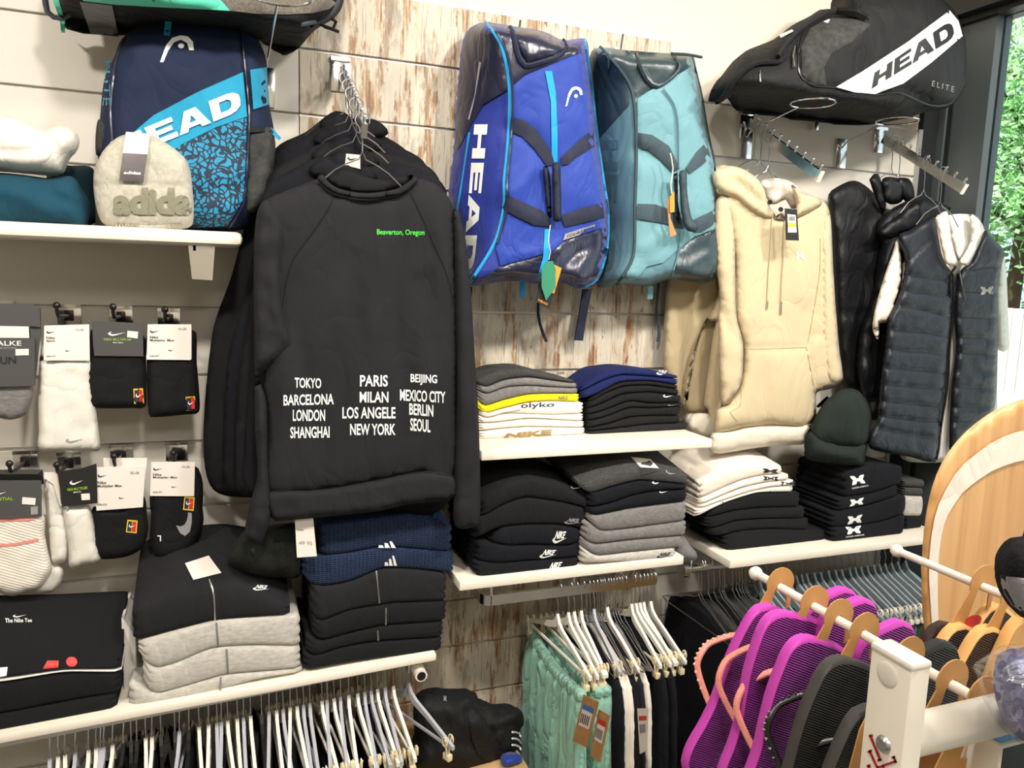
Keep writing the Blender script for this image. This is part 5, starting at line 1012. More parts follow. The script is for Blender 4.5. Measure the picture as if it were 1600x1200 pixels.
stack(CA, [(165, 760), (270, 690), (400, 650), (560, 690), (700, 760)], [
  ('black', [(165, 855), (260, 795), (380, 748), (560, 772), (704, 806)], 'black folded sweatshirt, topmost on the left of the middle shelf', dict(dzb=.03, f=nl([(606, 675), (660, 680), (668, 712), (604, 706)]))),
  ('black', [(130, 962), (260, 898), (400, 886), (560, 886), (690, 910)], 'black folded sweatshirt with mark turned sideways, second from top', dict(f=nl([(590, 850), (656, 856), (664, 884), (566, 880)], 'pgrey'))),
  ('jet', [(212, 970), (300, 992), (400, 986), (600, 992), (662, 966)], 'black folded sweatshirt with bold white logo, middle of the left stack', dict(f=nl([(524, 914), (594, 918), (582, 972), (512, 978)]))),
  ('jet', [(140, 1062), (250, 1078), (400, 1064), (660, 1046)], 'black folded sweatshirt, second from the bottom of the left stack', dict(f=nl([(466, 1006), (546, 1010), (528, 1046), (446, 1052)]))),
  ('jet', [(130, 1130), (190, 1162), (350, 1142), (655, 1096)], 'black folded sweatshirt, bottom of the left stack on the middle shelf', dict(f=nl([(500, 1072), (576, 1066), (556, 1114), (480, 1128)])))], g, z=SZ['B'])
stack(CA, [(640, 690), (760, 640), (900, 600), (1040, 600), (1194, 640)], [
  ('dgrey', [(660, 705), (704, 738), (800, 702), (950, 664), (1194, 688)], 'dark heather folded shorts with price card, topmost of the right stack', dict(cat='shorts', dzb=.05, f=lambda o, G: (sheet('price_card', CA([(902, 548), (1000, 560), (1040, 605), (950, 600)]), G, .004, 'card', o, raise_=.001), sheet('price_card', CA([(940, 602), (1040, 606), (1045, 614), (956, 640)]), G, .004, 'pblack', o, raise_=.001), swoosh(CA([(1068, 604), (1120, 628), (1130, 640), (1080, 632)]), G, 'pgrey', o)))),
  ('jet', [(698, 802), (800, 784), (900, 745), (1000, 722), (1190, 708)], 'black folded shorts with white swoosh, second in the right stack', dict(cat='shorts', f=lambda o, G: swoosh(CA([(1004, 664), (1068, 662), (1068, 680), (1008, 684)]), G, 'pwhite', o))),
  ('jet', [(692, 830), (722, 842), (900, 806), (1190, 770)], 'black folded shorts, third in the right stack', dict(cat='shorts', f=lambda o, G: swoosh(CA([(1042, 714), (1086, 712), (1086, 726), (1042, 728)]), G, 'pwhite', o))),
  ('hgrey', [(696, 862), (750, 920), (900, 906), (1186, 866)], 'heather grey folded sweatpants, upper of the three grey ones', dict(cat='sweatpants')),
  ('hgrey', [(670, 952), (712, 986), (900, 962), (1186, 940)], 'heather grey folded sweatpants, middle of the three grey ones', dict(cat='sweatpants')),
  ('hgrey', [(664, 992), (732, 1042), (900, 1022), (1166, 997)], 'heather grey folded sweatpants, lowest of the three grey ones', dict(cat='sweatpants')),
  ('lgrey', [(664, 1078), (900, 1068), (1132, 1056)], 'pale grey folded sweatpants with black logo, bottom of the right stack', dict(cat='sweatpants', f=nl([(1038, 1024), (1112, 1018), (1100, 1044), (1026, 1050)], 'pblack')))], g, z=SZ['B'])
o = tag(puff('folded_sleeve', CA([(1120, 960), (1165, 940), (1190, 980), (1225, 1020), (1232, 1045), (1200, 1068), (1140, 1072), (1110, 1040)]), -.20, .05, 14, 'hgrey', res=6), 'grey rolled garment bulging beyond the right end of the middle shelf', 'sweatpants', g)
g = 'stacks on the right shelf'
stack(C5, [(200, 570), (330, 490), (560, 455), (690, 480)], [
  ('cream', [(205, 672), (330, 612), (450, 560), (570, 532), (690, 525)], 'white folded tee, topmost of the white stack on the right shelf', dict(cat='tee', dzb=.03, f=lambda o, G: ualogo(C5([(566, 490), (654, 496), (652, 522), (568, 516)]), G, o, 'pblack'))),
  ('cream', [(200, 708), (330, 652), (450, 604), (600, 570), (730, 560)], 'white folded tee with black emblem, second in the white stack', dict(cat='tee', f=lambda o, G: ualogo(C5([(566, 535), (656, 538), (656, 562), (568, 560)]), G, o, 'pblack'))),
  ('cream', [(196, 728), (300, 692), (500, 625), (620, 600), (760, 590)], 'white folded tee with black emblem, third in the white stack', dict(cat='tee', f=lambda o, G: ualogo(C5([(668, 566), (756, 568), (756, 592), (670, 590)]), G, o, 'pblack'))),
  ('cream', [(180, 782), (260, 735), (360, 684), (530, 632), (755, 630)], 'white folded tee with black side bands, lowest of the white stack', dict(cat='tee', f=lambda o, G: (sheet('black_band', C5([(275, 690), (360, 655), (362, 684), (282, 720)]), G, .0015, 'pblack', o, res=6), sheet('black_band', C5([(528, 618), (610, 606), (614, 628), (530, 640)]), G, .0015, 'pblack', o, res=6)))),
  ('black', [(250, 778), (400, 738), (560, 722), (794, 716)], 'black folded sweatshirt directly under the white tees', {}),
  ('black', [(240, 838), (300, 842), (400, 798), (560, 786), (824, 782)], 'black folded sweatshirt, second under the white tees', {}),
  ('black', [(262, 880), (310, 888), (450, 852), (600, 842), (846, 850)], 'black folded sweatshirt, third under the white tees', {}),
  ('black', [(345, 962), (400, 980), (600, 962), (945, 915)], 'black folded sweatshirt at the bottom under the white tees', {})], g, z=SZ['C'])
def ul(q): return lambda o, G: ualogo(C5(q), G, o)
def ulw(q, q2): return lambda o, G: (ualogo(C5(q), G, o), prt('lettering', 'UNDER ARMOUR', C5(q2), G, 'pwhite', o))
stack(C5, [(1040, 520), (1100, 500), (1250, 470), (1385, 480)], [
  ('jet', [(1045, 662), (1200, 640), (1300, 610), (1388, 575)], 'black folded sweatpants with large white emblem under the dark beanie', dict(cat='sweatpants', side=.012, f=ulw([(1072, 535), (1152, 525), (1162, 578), (1086, 590)], [(1084, 602), (1180, 586), (1180, 594), (1084, 612)]))),
  ('jet', [(1000, 742), (1200, 702), (1360, 650)], 'black folded sweatpants with white emblem, second under the beanie', dict(cat='sweatpants', side=.012, f=ul([(1074, 672), (1152, 660), (1148, 700), (1070, 714)]))),
  ('jet', [(965, 832), (1100, 830), (1280, 800), (1412, 752)], 'black folded sweatpants with white emblem, third under the beanie', dict(cat='sweatpants', side=.012, f=ul([(1060, 770), (1144, 758), (1138, 806), (1058, 818)]))),
  ('jet', [(972, 922), (1200, 897), (1405, 872)], 'black folded sweatpants with white emblem, bottom of the right stack', dict(cat='sweatpants', side=.012, f=ulw([(1045, 830), (1136, 822), (1134, 868), (1058, 876)], [(1048, 886), (1156, 872), (1156, 880), (1048, 894)])))], g, z=SZ['C'])
stack(C5, [(1395, 560), (1500, 560)], [
  ('dgrey', [(1390, 600), (1510, 605)], 'dark heather folded tee, topmost of the far right stack', dict(cat='tee')),
  ('dgrey', [(1390, 648), (1500, 655)], 'dark heather folded tee, second of the far right stack', dict(cat='tee')),
  ('lgrey', [(1390, 770), (1500, 772)], 'light grey rolled folded tee of the far right stack', dict(cat='tee')),
  ('jet', [(1400, 850), (1498, 836)], 'black folded tee at the bottom of the far right stack', dict(cat='tee'))], g, z=SZ['C'])
g = 'hoodies folded on the lower left shelf'
stack(KD, [(-70, 1052), (60, 1046), (189, 1036)], [
  ('black', [(-70, 1064), (0, 1062), (100, 1046), (189, 1047)], 'black folded tee with small logo and red print, topmost at lower left', dict(cat='tee', dzb=.10, crown=.012, Yb=-.10, f=lambda o, G: (prt('lettering', 'The Nike Tee', [(8, 966), (50, 966), (50, 972), (8, 973)], G, 'pwhite', o), swoosh([(20, 959), (42, 958), (42, 964), (20, 965)], G, 'pwhite', o), sheet('red_print', [(74, 1032), (92, 1032), (91, 1043), (67, 1045)], G, .002, 'pred', o, res=6), sheet('red_print', [(112 + 9 * math.cos(a), 1034 + 8 * math.sin(a)) for a in np.linspace(0, 6.28, 13)[:-1]], G, .002, 'pred', o, res=6), sheet('white_print', [(-10, 1044), (12, 1042), (10, 1056), (-10, 1060)], G, .002, 'pwhite', o, res=6)))),
  ('white', [(-70, 1068), (0, 1067), (100, 1050), (189, 1051)], 'white folded tee showing as a thin edge under the black one', dict(cat='tee')),
  ('black', [(-70, 1122), (0, 1118), (140, 1091), (187, 1085)], 'black folded sweatshirt, upper of the two at lower left', {}),
  ('black', [(-70, 1152), (0, 1146), (182, 1109)], 'black folded sweatshirt, bottom one at lower left', {})], g, z=zD_)
o = tag(foldeditem('folded_tee', [(190, 965), (205, 1000)], [(192, 1107), (224, 1102)], -.2, -.04, 'white'), 'white folded tee standing between the two lower left stacks', 'tee', g)
stack(KD, [(200, 955), (273, 925), (350, 916), (400, 922), (454, 948)], [
  ('char', [(206, 1004), (273, 987), (335, 971), (400, 966), (454, 962)], 'charcoal zip hoodie with white logo and tag, folded on the light grey ones', dict(cat='hoodie', dzb=.075, crown=.02, f=lambda o, G: (nikelogo([(398, 913), (422, 915), (420, 924), (394, 922)], G, o), sheet('paper_tag', [(289, 880), (326, 868), (346, 895), (302, 906)], G, .006, 'card', o, raise_=.001), swoosh([(308, 880), (322, 876), (322, 882), (308, 886)], G, 'pblack', o), tubepx('zip', [(327, 905), (334, 930), (336, 968)], .0022, 'steel', o, surf=G, off=.002)))),
  ('lgrey', [(215, 1024), (234, 1050), (273, 1039), (332, 1013), (400, 1010), (470, 1012)], 'light grey zip hoodie, topmost of the three light ones', dict(cat='hoodie', f=lambda o, G: tubepx('zip', [(338, 973), (341, 1010)], .0025, 'greys', o, surf=G, off=.001))),
  ('lgrey', [(222, 1070), (226, 1091), (280, 1077), (350, 1056), (400, 1052), (470, 1046)], 'light grey zip hoodie, middle of the three light ones', dict(cat='hoodie', f=lambda o, G: tubepx('zip', [(354, 1014), (356, 1052)], .0025, 'greys', o, surf=G, off=.001))),
  ('lgrey', [(200, 1108), (315, 1088), (405, 1062), (473, 1051)], 'light grey zip hoodie, bottom of the three light ones', dict(cat='hoodie', f=lambda o, G: tubepx('zip', [(345, 1058), (344, 1078)], .0025, 'greys', o, surf=G, off=.001)))], g, z=zD_)
def zp(a, b): return lambda o, G: tubepx('zip', [a, b], .0028, 'steel', o, surf=G, off=.001)
stack(KD, [(498, 822), (560, 812), (640, 806), (706, 820)], [
  ('waffle', [(500, 870), (545, 866), (597, 855), (650, 859), (708, 864)], 'navy waffle-knit top with white stripes mark, upper of the two', dict(cat='top', dzb=.03, f=lambda o, G: bars3([(590, 844), (613, 846), (618, 856), (590, 856)], G, o))),
  ('waffle', [(472, 902), (490, 920), (545, 912), (597, 888), (650, 890), (711, 897)], 'navy waffle-knit top with white stripes mark, lower of the two', dict(cat='top', f=lambda o, G: bars3([(600, 868), (616, 868), (620, 884), (600, 884)], G, o))),
  ('char', [(486, 962), (492, 978), (545, 955), (615, 944), (699, 941)], 'charcoal zip hoodie, topmost under the navy waffle tops', dict(cat='hoodie', f=zp((588, 892), (593, 942)))),
  ('black', [(488, 994), (494, 1006), (538, 993), (597, 979), (699, 972)], 'black zip hoodie, second under the navy waffle tops', dict(cat='hoodie', f=zp((603, 950), (603, 976)))),
  ('black', [(478, 1020), (486, 1030), (527, 1014), (580, 1004), (694, 997)], 'black zip hoodie, third under the navy waffle tops', dict(cat='hoodie', f=zp((590, 985), (591, 1000)))),
  ('black', [(474, 1050), (545, 1037), (692, 1018)], 'black folded hoodie, bottom of the stack under the waffle tops', dict(cat='hoodie'))], g, z=zD_)
Q4 = lambda pts: cv(300, 780, .35, pts)
o = puff('mesh_cap', Q4([(320, 120), (250, 130), (200, 180), (168, 230), (160, 275), (185, 305), (280, 342), (400, 350), (480, 345), (500, 250), (490, 120), (400, 110)]), -.235, .06, 24, 'capk', res=7, nz=(.006, 18)); tag(o, 'dark mesh cap sitting between the hoodie stacks', 'cap')
puff('button', Q4([(262, 215), (288, 225), (292, 250), (270, 262), (250, 242)]), -.292, .006, 5, 'kplas', o, res=6)
o = puff('price_tag', [(460, 800), (488, 797), (495, 869), (464, 871)], -.325, .0015, 2, 'card', SWT, res=14, tight=True, back=.001)
prt('lettering', 'adidas', [(464, 826), (474, 826), (474, 829), (464, 829)], Surf([o]), 'pblack', o, bold=0, off=.001); prt('lettering', '49 95', [(467, 845), (488, 846), (488, 852), (467, 851)], Surf([o]), 'pgrey', o, bold=0, off=.001)
# ------------------------------------------------------------------ rails and hangers
def slab(name, yz, X, T, edge, m, parent=None, folds=(), nz=(0, 60), res=14, origin=None):
    """soft garment hanging square to the wall; outline in millimetres of depth and height"""
    poly = smooth_poly(yz, res, True); V, F, bnd = tri2d(poly, res); d = pdist(V, poly); t = np.minimum(d / edge, 1); pr = np.sqrt(np.maximum(0, 1 - (1 - t) ** 2)); h = T * pr
    if len(folds): h = h + gauss_fold(V, folds) * pr
    if nz[0]: h = h + np.array([noise.noise(Vector((y / nz[1] * 1.6, z / nz[1] * .5, X * 7))) * nz[0] for y, z in V]) * pr
    fr = [Vector((X - hh, y / 1000, z / 1000)) for (y, z), hh in zip(V, h)]; vs = list(fr); idx = {}
    for i, (y, z) in enumerate(V):
        if bnd[i]: idx[i] = i
        else: idx[i] = len(vs); vs.append(Vector((X + T * .8 * pr[i], y / 1000, z / 1000)))
    return link(name, vs, F + [tuple(idx[i] for i in reversed(q)) for q in F], m, parent, origin=origin)
def cliphanger(m, mclip, wf=1.0, half=.185, hookz=.0, clips=True, seg=True):
    """prototype at the origin: hook top on the rail, arms along Y"""
    t = thing('clip_hanger', (0, 0, 0), 'x', 'hanger')
    pa = [(0, .017 * math.cos(a), -.004 + .017 * math.sin(a)) for a in np.linspace(math.radians(200), math.radians(-50), 10)]
    MB().tube([*pa, (0, .006, -.045), (0, 0, -.055), (0, 0, -.088)], .0016, 6).build('hook', 'wire', t)
    b = MB(); pts = [(0, 0, -.082), (0, -.012, -.104), (0, -.035, -.118), (0, -.08, -.134), (0, -half + .02, -.168), (0, -half, -.176)]
    for sg in (1, -1):
        q = [Vector((0, y * sg, z)) for _, y, z in pts]; vs = []; fs = []
        w = [.012 * wf, .022 * wf ** 1.6, .018 * wf ** 1.5, .014 * wf, .012, .010]
        for p, ww in zip(q, w): vs += [p + Vector((-.004, 0, 0)), p + Vector((.004, 0, 0)), p + Vector((.004, 0, -ww)), p + Vector((-.004, 0, -ww))]
        for i in range(len(q) - 1):
            for k in range(4): fs.append((i * 4 + k, i * 4 + (k + 1) % 4, i * 4 + 4 + (k + 1) % 4, i * 4 + 4 + k))
        fs += [(3, 2, 1, 0), tuple(len(vs) - 4 + k for k in range(4))]; b.add(vs, fs)
    b.build('arm', m, t, smooth=False)
    MB().beam((0, -half + .004, -.184), (0, half - .004, -.184), .006, .006).build('bar', m, t, smooth=False)
    if clips:
        for sg in (-1, 1):
            c = MB(); y = sg * (half - .022)
            for s in (-1, 1):
                c.tube([(s * .003, y, -.215), (s * .004, y, -.195), (s * .007, y, -.178), (s * .011, y - .002, -.162)], [.007, .008, .0085, .006], 8, flat=.35)
                c.tube([(s * .010, y + .009 * math.cos(a), -.170 + .012 * math.sin(a)) for a in np.linspace(0, 2 * math.pi, 12)[:-1]], .0022, 5, closed=True)
            c.box((-.007, y - .012, -.222), (.007, y + .012, -.205), .002)
            c.build('clip', mclip, t)
    return t
def wirehang():
    t = thing('wire_hanger', (0, 0, 0), 'x', 'hanger')
    pa = [(0, .016 * math.cos(a), -.004 + .016 * math.sin(a)) for a in np.linspace(math.radians(200), math.radians(-50), 10)]
    MB().tube([*pa, (0, .005, -.05), (.001, 0, -.07), (0, 0, -.10)], .0015, 6).build('hook', 'wire', t)
    MB().tube([(0, 0, -.10), (0, -.02, -.118), (0, -.06, -.13), (0, -.19, -.185), (0, -.17, -.192), (0, .17, -.192), (0, .19, -.185), (0, .06, -.13), (0, .02, -.118), (0, 0, -.10)], .0017, 6).build('shoulder_wire', 'wire', t)
    return t
PH = {'w': cliphanger('wplas', 'cplas'), 'g': cliphanger('tplas', 'cplas'), 'k': cliphanger('kplas', 'kplas'), 's': cliphanger('gplas', 'wplas', 1.5), 'i': wirehang()}
used = set()
ORD = ['first', 'second', 'third', 'fourth', 'fifth', 'sixth', 'seventh', 'eighth', 'ninth', 'tenth', 'eleventh', 'twelfth', 'thirteenth', 'fourteenth', 'fifteenth', 'sixteenth', 'seventeenth', 'eighteenth', 'nineteenth', 'twentieth'] + [f'{a}-{b}' for a in ('twenty', 'thirty', 'forty') for b in ('first', 'second', 'third', 'fourth', 'fifth', 'sixth', 'seventh', 'eighth', 'ninth')]
KN = {'w': 'white plastic clip hanger', 'g': 'translucent grey clip hanger', 'k': 'black plastic clip hanger', 's': 'grey plastic clip hanger', 'i': 'bare wire hanger'}
def place(kind, loc, rz, label, group, tilt=0):
    o = PH[kind] if kind not in used else copytree(PH[kind]); used.add(kind)
    o.location = loc; o.rotation_euler = (tilt, 0, rz); WO[o] = Vector(loc); o['label'] = label; o['group'] = group; return o
rs = random.Random(3)
# rail under the lower left shelf
RL = -.235; zl = lambda x: AT(600, 1040, RL)[2] + .004 + (AT(600, 1040, RL)[2] - AT(100, 1140, RL)[2]) * (x - AT(600, 1040, RL)[0]) / (AT(600, 1040, RL)[0] - AT(100, 1140, RL)[0])
xe = AT(636, 1038, RL)[0]
t = thing('clothes_rail', (xe, RL, zl(xe)), 'chrome clothes rail under the lower left shelf', 'rail')
MB().beam((-.75, RL, zl(-.75)), (xe, RL, zl(xe)), .012, .026).build('rail', 'chrome', t, smooth=False)
MB().box((xe - .002, RL - .02, zl(xe) - .028), (xe + .004, RL + .02, zl(xe) + .016), .001).build('end_plate', 'chrome', t, smooth=False)
MB().tube([(xe, RL, zl(xe)), (xe, 0, zl(xe))], .008, 8).tube([(-.6, RL, zl(-.6)), (-.6, 0, zl(-.6))], .008, 8).build('support', 'chrome', t)
pxs = [75, 88, 99, 115, 136, 148, 155, 160, 174, 191, 203, 212, 226, 236, 250, 272, 279, 294, 310, 325, 338, 345, 355, 370, 380, 391, 408, 420, 432, 442, 453, 464, 474, 484, 503, 511, 522, 532, 545, 559, 570, 580, 590, 602, 615]
for i, p in enumerate(pxs):
    x = px2X(p, RL, .56); kind = 'k' if p in (191, 203, 212, 250, 272, 294, 408) else ('g' if rs.random() < .42 else 'w')
    place(kind, (x, RL, zl(x) + .013 + .003), rs.uniform(-.10, .10), f'{KN[kind]}, {ORD[i]} from the left on the lower left rail', 'hangers on the lower left rail')
    T0 = (zl(x) - .205) * 1000; c = RL * 1000
    if i % 2 == 0:
        o = slab('hanging_trousers', [(c - 150, T0), (c, T0 - 4), (c + 150, T0), (c + 165, T0 - 120), (c + 150, 60), (c + 20, 60), (c, T0 - 140), (c - 20, 60), (c - 160, 60), (c - 165, T0 - 120)], x + .004, .007, 22, rs.choice(['black', 'jet', 'black2']), nz=(.004, 60), res=30)
        tag(o, f'dark trousers clipped to the {ORD[i]} hanger from the left, lower left rail', 'trousers', 'dark trousers on the lower left rail')
    elif i % 4 == 1:
        T1 = (zl(x) - .118) * 1000
        o = slab('hanging_shirt', [(c, T1), (c + 60, T1 - 10), (c + 180, T1 - 60), (c + 205, T1 - 200), (c + 200, 60), (c - 120, 60), (c - 130, T1 - 120), (c - 60, T1 - 60)], x + .004, .006, 20, rs.choice(['black', 'jet']), nz=(.004, 60), res=30)
        tag(o, f'black shirt behind the {ORD[i]} hanger from the left, lower left rail', 'shirt', 'dark shirts on the lower left rail')
x = xe + .012
place('g', (xe + .006, RL + .0, zl(xe) + .016), .42, 'clip hanger swung out to the right at the rail end, lower left', 'hangers on the lower left rail')
q = Vector(AT(655, 1050, -.30)); t = tag(MB().tube([(q.x + .006, .0, q.z - .012), (q.x + .006, -.30, q.z - .012)], .016, 18).build('tube_stub', 'lacq'), 'short white tube end sticking out below the lower left shelf', 'tube')
MB().tube([(q.x + .006, -.3003, q.z - .012), (q.x + .006, -.302, q.z - .012)], .0115, 18).build('hollow_shade', 'kplas', t)  # black disc on the solid end paints the shade inside the open tube
# rail under the middle shelf
RM = -.27; zm = AT(777, 936, RM)[2]; xl = px2X(756, RM, zm); xr = px2X(1024, RM, zm)
t = thing('clothes_rail', (xl, RM, zm), 'chrome clothes rail with rounded corner under the middle shelf', 'rail')
b = MB(); pth = [(xr, RM), (xl + .02, RM), (xl + .006, RM + .006), (xl, RM + .02), (xl, 0)]
for (xa, ya), (xb, yb) in zip(pth, pth[1:]): b.beam((xa, ya, zm), (xb, yb, zm), .012, .028)
b.build('rail', 'chrome', t, smooth=False); MB().beam((xr, RM, zm), (xr, 0, zm), .012, .028).build('support', 'chrome', t, smooth=False)
for x_ in (xl + .02, (xl + xr) / 2, xr - .02): MB().box((x_ - .004, RM - .003, zm + .014), (x_ + .004, RM + .003, SZ['B'] - .026)).build('support', 'chrome', t, smooth=False)
mp = [(873, 'w'), (890, 'w'), (899, 'w'), (910, 'w'), (918, 'i'), (924, 'i'), (930, 'g'), (935, 'i'), (938, 'i'), (942, 'i'), (947, 'i'), (951, 'w'), (955, 'i'), (960, 'i'), (964, 'i'), (968, 'i'), (975, 'i'), (989, 'w'), (996, 'w'), (1002, 'w'), (1008, 'w'), (1014, 'i'), (1019, 'w'), (1021, 'i')]
XM = []
for i, (p, k_) in enumerate(mp):
    x = px2X(p, RM, zm); XM.append(x); place(k_, (x, RM, zm + .017), rs.uniform(-.06, .08), f'{KN[k_]}, {ORD[i]} from the left on the middle rail', 'hangers on the middle rail')
def mm(pts, z0): return [((RM * 1000) + y, z0 * 1000 + z) for y, z in pts]
zt = zm - .205
SH = []; JK = []
for i, (xi, lab) in enumerate([(0, 'mint green satin shorts on the first clip hanger, two kraft tags'), (2, 'mint green satin shorts, second pair from the left'), (3, 'mint green satin shorts, third pair from the left')]):
    x = XM[xi]; y0 = -172 + 0 * i
    t = thing('shorts', (x, RM, zt), lab, 'shorts', 'mint shorts on the middle rail'); SH.append(t)
    fl = [(mm([(a, -20), (a + rs.uniform(-14, 14), -420)], zt), 9, s * .009) for a, s in zip(range(-150, 190, 26), [1, -1] * 8)]
    slab('body', mm([(-175, -8), (-60, -22), (60, -16), (165, 0), (195, -140), (215, -380), (205, -520), (20, -530), (0, -300), (-14, -530), (-205, -520), (-212, -330), (-190, -120)], zt), x, .020, 26, 'mint', t, folds=fl, nz=(.008, 60), res=9)
    slab('waistband', mm([(-178, 10), (-60, -4), (60, 2), (168, 18), (172, -14), (60, -28), (-60, -36), (-180, -22)], zt), x - .004, .016, 9, 'mint', t, folds=[(mm([(a, 20), (a, -40)], zt), 3, -.004) for a in range(-170, 170, 13)], res=6)
cols = [('jet', 'black'), ('white', 'white'), ('cream', 'cream white'), ('jet', 'black'), ('char', 'charcoal'), ('white', 'white'), ('jet', 'black'), ('jet', 'black')]
for i, (xi, (m_, c_)) in enumerate(zip([5, 6, 8, 10, 12, 14, 17, 19], cols)):
    x = XM[xi] + .002; fl = [(mm([(-150 + 20 * s, -60), (-170 + 30 * s, -500)], zm), 16, .006) for s in (0, 4, 9)]
    o = slab('hanging_jacket', mm([(0, -118), (-70, -140), (-190, -196), (-222, -330), (-232, -690), (-60, -700), (200, -700), (222, -330), (190, -196), (60, -136)], zm), x, .012, 30, m_, folds=fl, nz=(.006, 70), res=16)
    tag(o, f'{c_} garment hanging on the {ORD[xi]} hanger of the middle rail', 'jacket', 'jackets on the middle rail'); JK.append(o)
for i, (pl, m1, m2, X_) in enumerate([([(912, 1085), (936, 1097), (917, 1168), (895, 1158)], 'pcy', 'kraft', 0), ([(936, 1108), (953, 1118), (938, 1192), (922, 1180)], 'pred', 'kraft', .012), ([(996, 1107), (1014, 1107), (1012, 1172), (1000, 1178)], 'pred', 'card', .13)]):
    X_ = XM[0] - .03 + X_; vs = [Vector(AX(*p, X_)) for p in pl]; n = Vector((-.0008, 0, 0))
    f = lambda u, v: (vs[0] * (1 - u) + vs[1] * u) * (1 - v) + (vs[3] * (1 - u) + vs[2] * u) * v
    o = link('price_tag', [v + n for v in vs] + [v - n for v in vs], [(0, 1, 2, 3), (7, 6, 5, 4), (0, 4, 5, 1), (1, 5, 6, 2), (2, 6, 7, 3), (3, 7, 4, 0)], m2, [SH[0], SH[1], JK[1]][i], smooth=False)
    o['label'] = ['kraft price tag with blue band', 'kraft price tag with red band', 'white price tag with red band'][i]
    for nm, u0, u1, v0, v1, mm_ in [('sticker', .15, .85, .22, .62, 'card'), ('size_band', .15, .85, .17, .27, m1)] + [('barcode', .2 + .12 * k, .26 + .12 * k, .36, .56, 'pblack') for k in range(5)]:
        e = .0014 if nm == 'sticker' else .0020
        q_ = [f(u0, v0), f(u1, v0), f(u1, v1), f(u0, v1)]; link(nm, [v + Vector((-e, 0, 0)) for v in q_], [(0, 1, 2, 3)], mm_, o, smooth=False)
# rail under the right shelf
RR = -.20; zr = AT(1095, 887, RR)[2]; xa = px2X(1066, RR, zr)
t = thing('clothes_rail', (xa, RR, zr), 'round chrome clothes rail under the right shelf', 'rail')
MB().tube([(xa, RR, zr), (2.26, RR, zr)], .0125, 14).build('rail', 'chrome', t); MB().tube([(xa - .004, RR, zr), (xa + .012, RR, zr)], .024, 18).build('end_cap', 'chrome', t)
MB().box((xa + .02, RR - .012, zr - .028), (xa + .025, RR + .012, zr + .04), .001).tube([(xa + .0225, RR, zr), (xa + .0225, 0, zr)], .006, 8).tube([(2.2, RR, zr), (2.2, 0, zr)], .006, 8).build('support', 'chrome', t)
rp_ = [(1094, 'i'), (1098, 'i'), (1109, 'i'), (1118, 'i'), (1127, 'i'), (1131, 'i'), (1134, 'i'), (1147, 'i'), (1153, 'i'), (1158, 'i'), (1162, 'i'), (1166, 'i'), (1169, 'i'), (1182, 'i'), (1190, 's'), (1200, 's'), (1210, 's'), (1222, 's'), (1234, 's'), (1247, 's'), (1255, 's'), (1263, 's'), (1275, 's'), (1285, 's'), (1297, 's'), (1308, 's'), (1318, 's'), (1330, 's'), (1339, 's'), (1348, 's'), (1358, 's'), (1368, 's'), (1377, 's'), (1386, 's'), (1396, 's'), (1406, 's'), (1418, 's')]
cyc = ['jet', 'black', 'dgrey', 'jet', 'black2']
for i, (p, k_) in enumerate(rp_):
    x = px2X(p, RR, zr); place(k_, (x, RR, zr + .016), rs.uniform(-.05, .05), f'{KN[k_]}, {ORD[i]} from the left on the right rail', 'hangers on the right rail')
    c = RR * 1000
    if k_ == 's':
        T0 = (zr - .20) * 1000; m_ = {31: 'denim', 32: 'blued', 33: 'olive', 34: 'olive', 30: 'white'}.get(i, cyc[i % 5])
        nm = {'denim': 'dark denim jeans', 'blued': 'blue denim jeans', 'olive': 'olive green trousers', 'white': 'white-waisted trousers'}.get(m_, 'dark trousers')
        o = slab('hanging_trousers', [(c - 155, T0 + 4), (c, T0), (c + 150, T0), (c + 165, T0 - 120), (c + 150, 60), (c + 20, 60), (c, T0 - 140), (c - 20, 60), (c - 165, 60), (c - 168, T0 - 120)], x + .004, .012, 18, m_, nz=(.006, 60), res=28)
        tag(o, f'{nm} clipped to the {ORD[i]} hanger of the right rail', 'trousers', 'trousers on the right rail')
    elif i % 2:
        T1 = (zr - .118) * 1000; o = slab('hanging_jacket', [(c, T1), (c - 70, T1 - 16), (c - 185, T1 - 66), (c - 215, T1 - 200), (c - 220, 60), (c + 170, 60), (c + 180, T1 - 66), (c + 60, T1 - 14)], x + .003, .008, 26, rs.choice(['black', 'jet', 'dgrey']), nz=(.005, 60), res=26)
        tag(o, f'dark jacket on the {ORD[i]} wire hanger of the right rail', 'jacket', 'dark jackets on the right rail')
o = slab('hanging_jacket', [(-200, (zr - .1) * 1000), (-130, (zr - .12) * 1000), (-40, (zr - .17) * 1000), (-10, (zr - .3) * 1000), (-20, 200), (-380, 200), (-400, (zr - .34) * 1000), (-370, (zr - .17) * 1000), (-270, (zr - .12) * 1000)], px2X(1424, RR, zr), .02, 40, 'tealf', nz=(.006, 60), res=24)
tag(o, 'pale blue jacket at the far right end of the right rail', 'jacket')
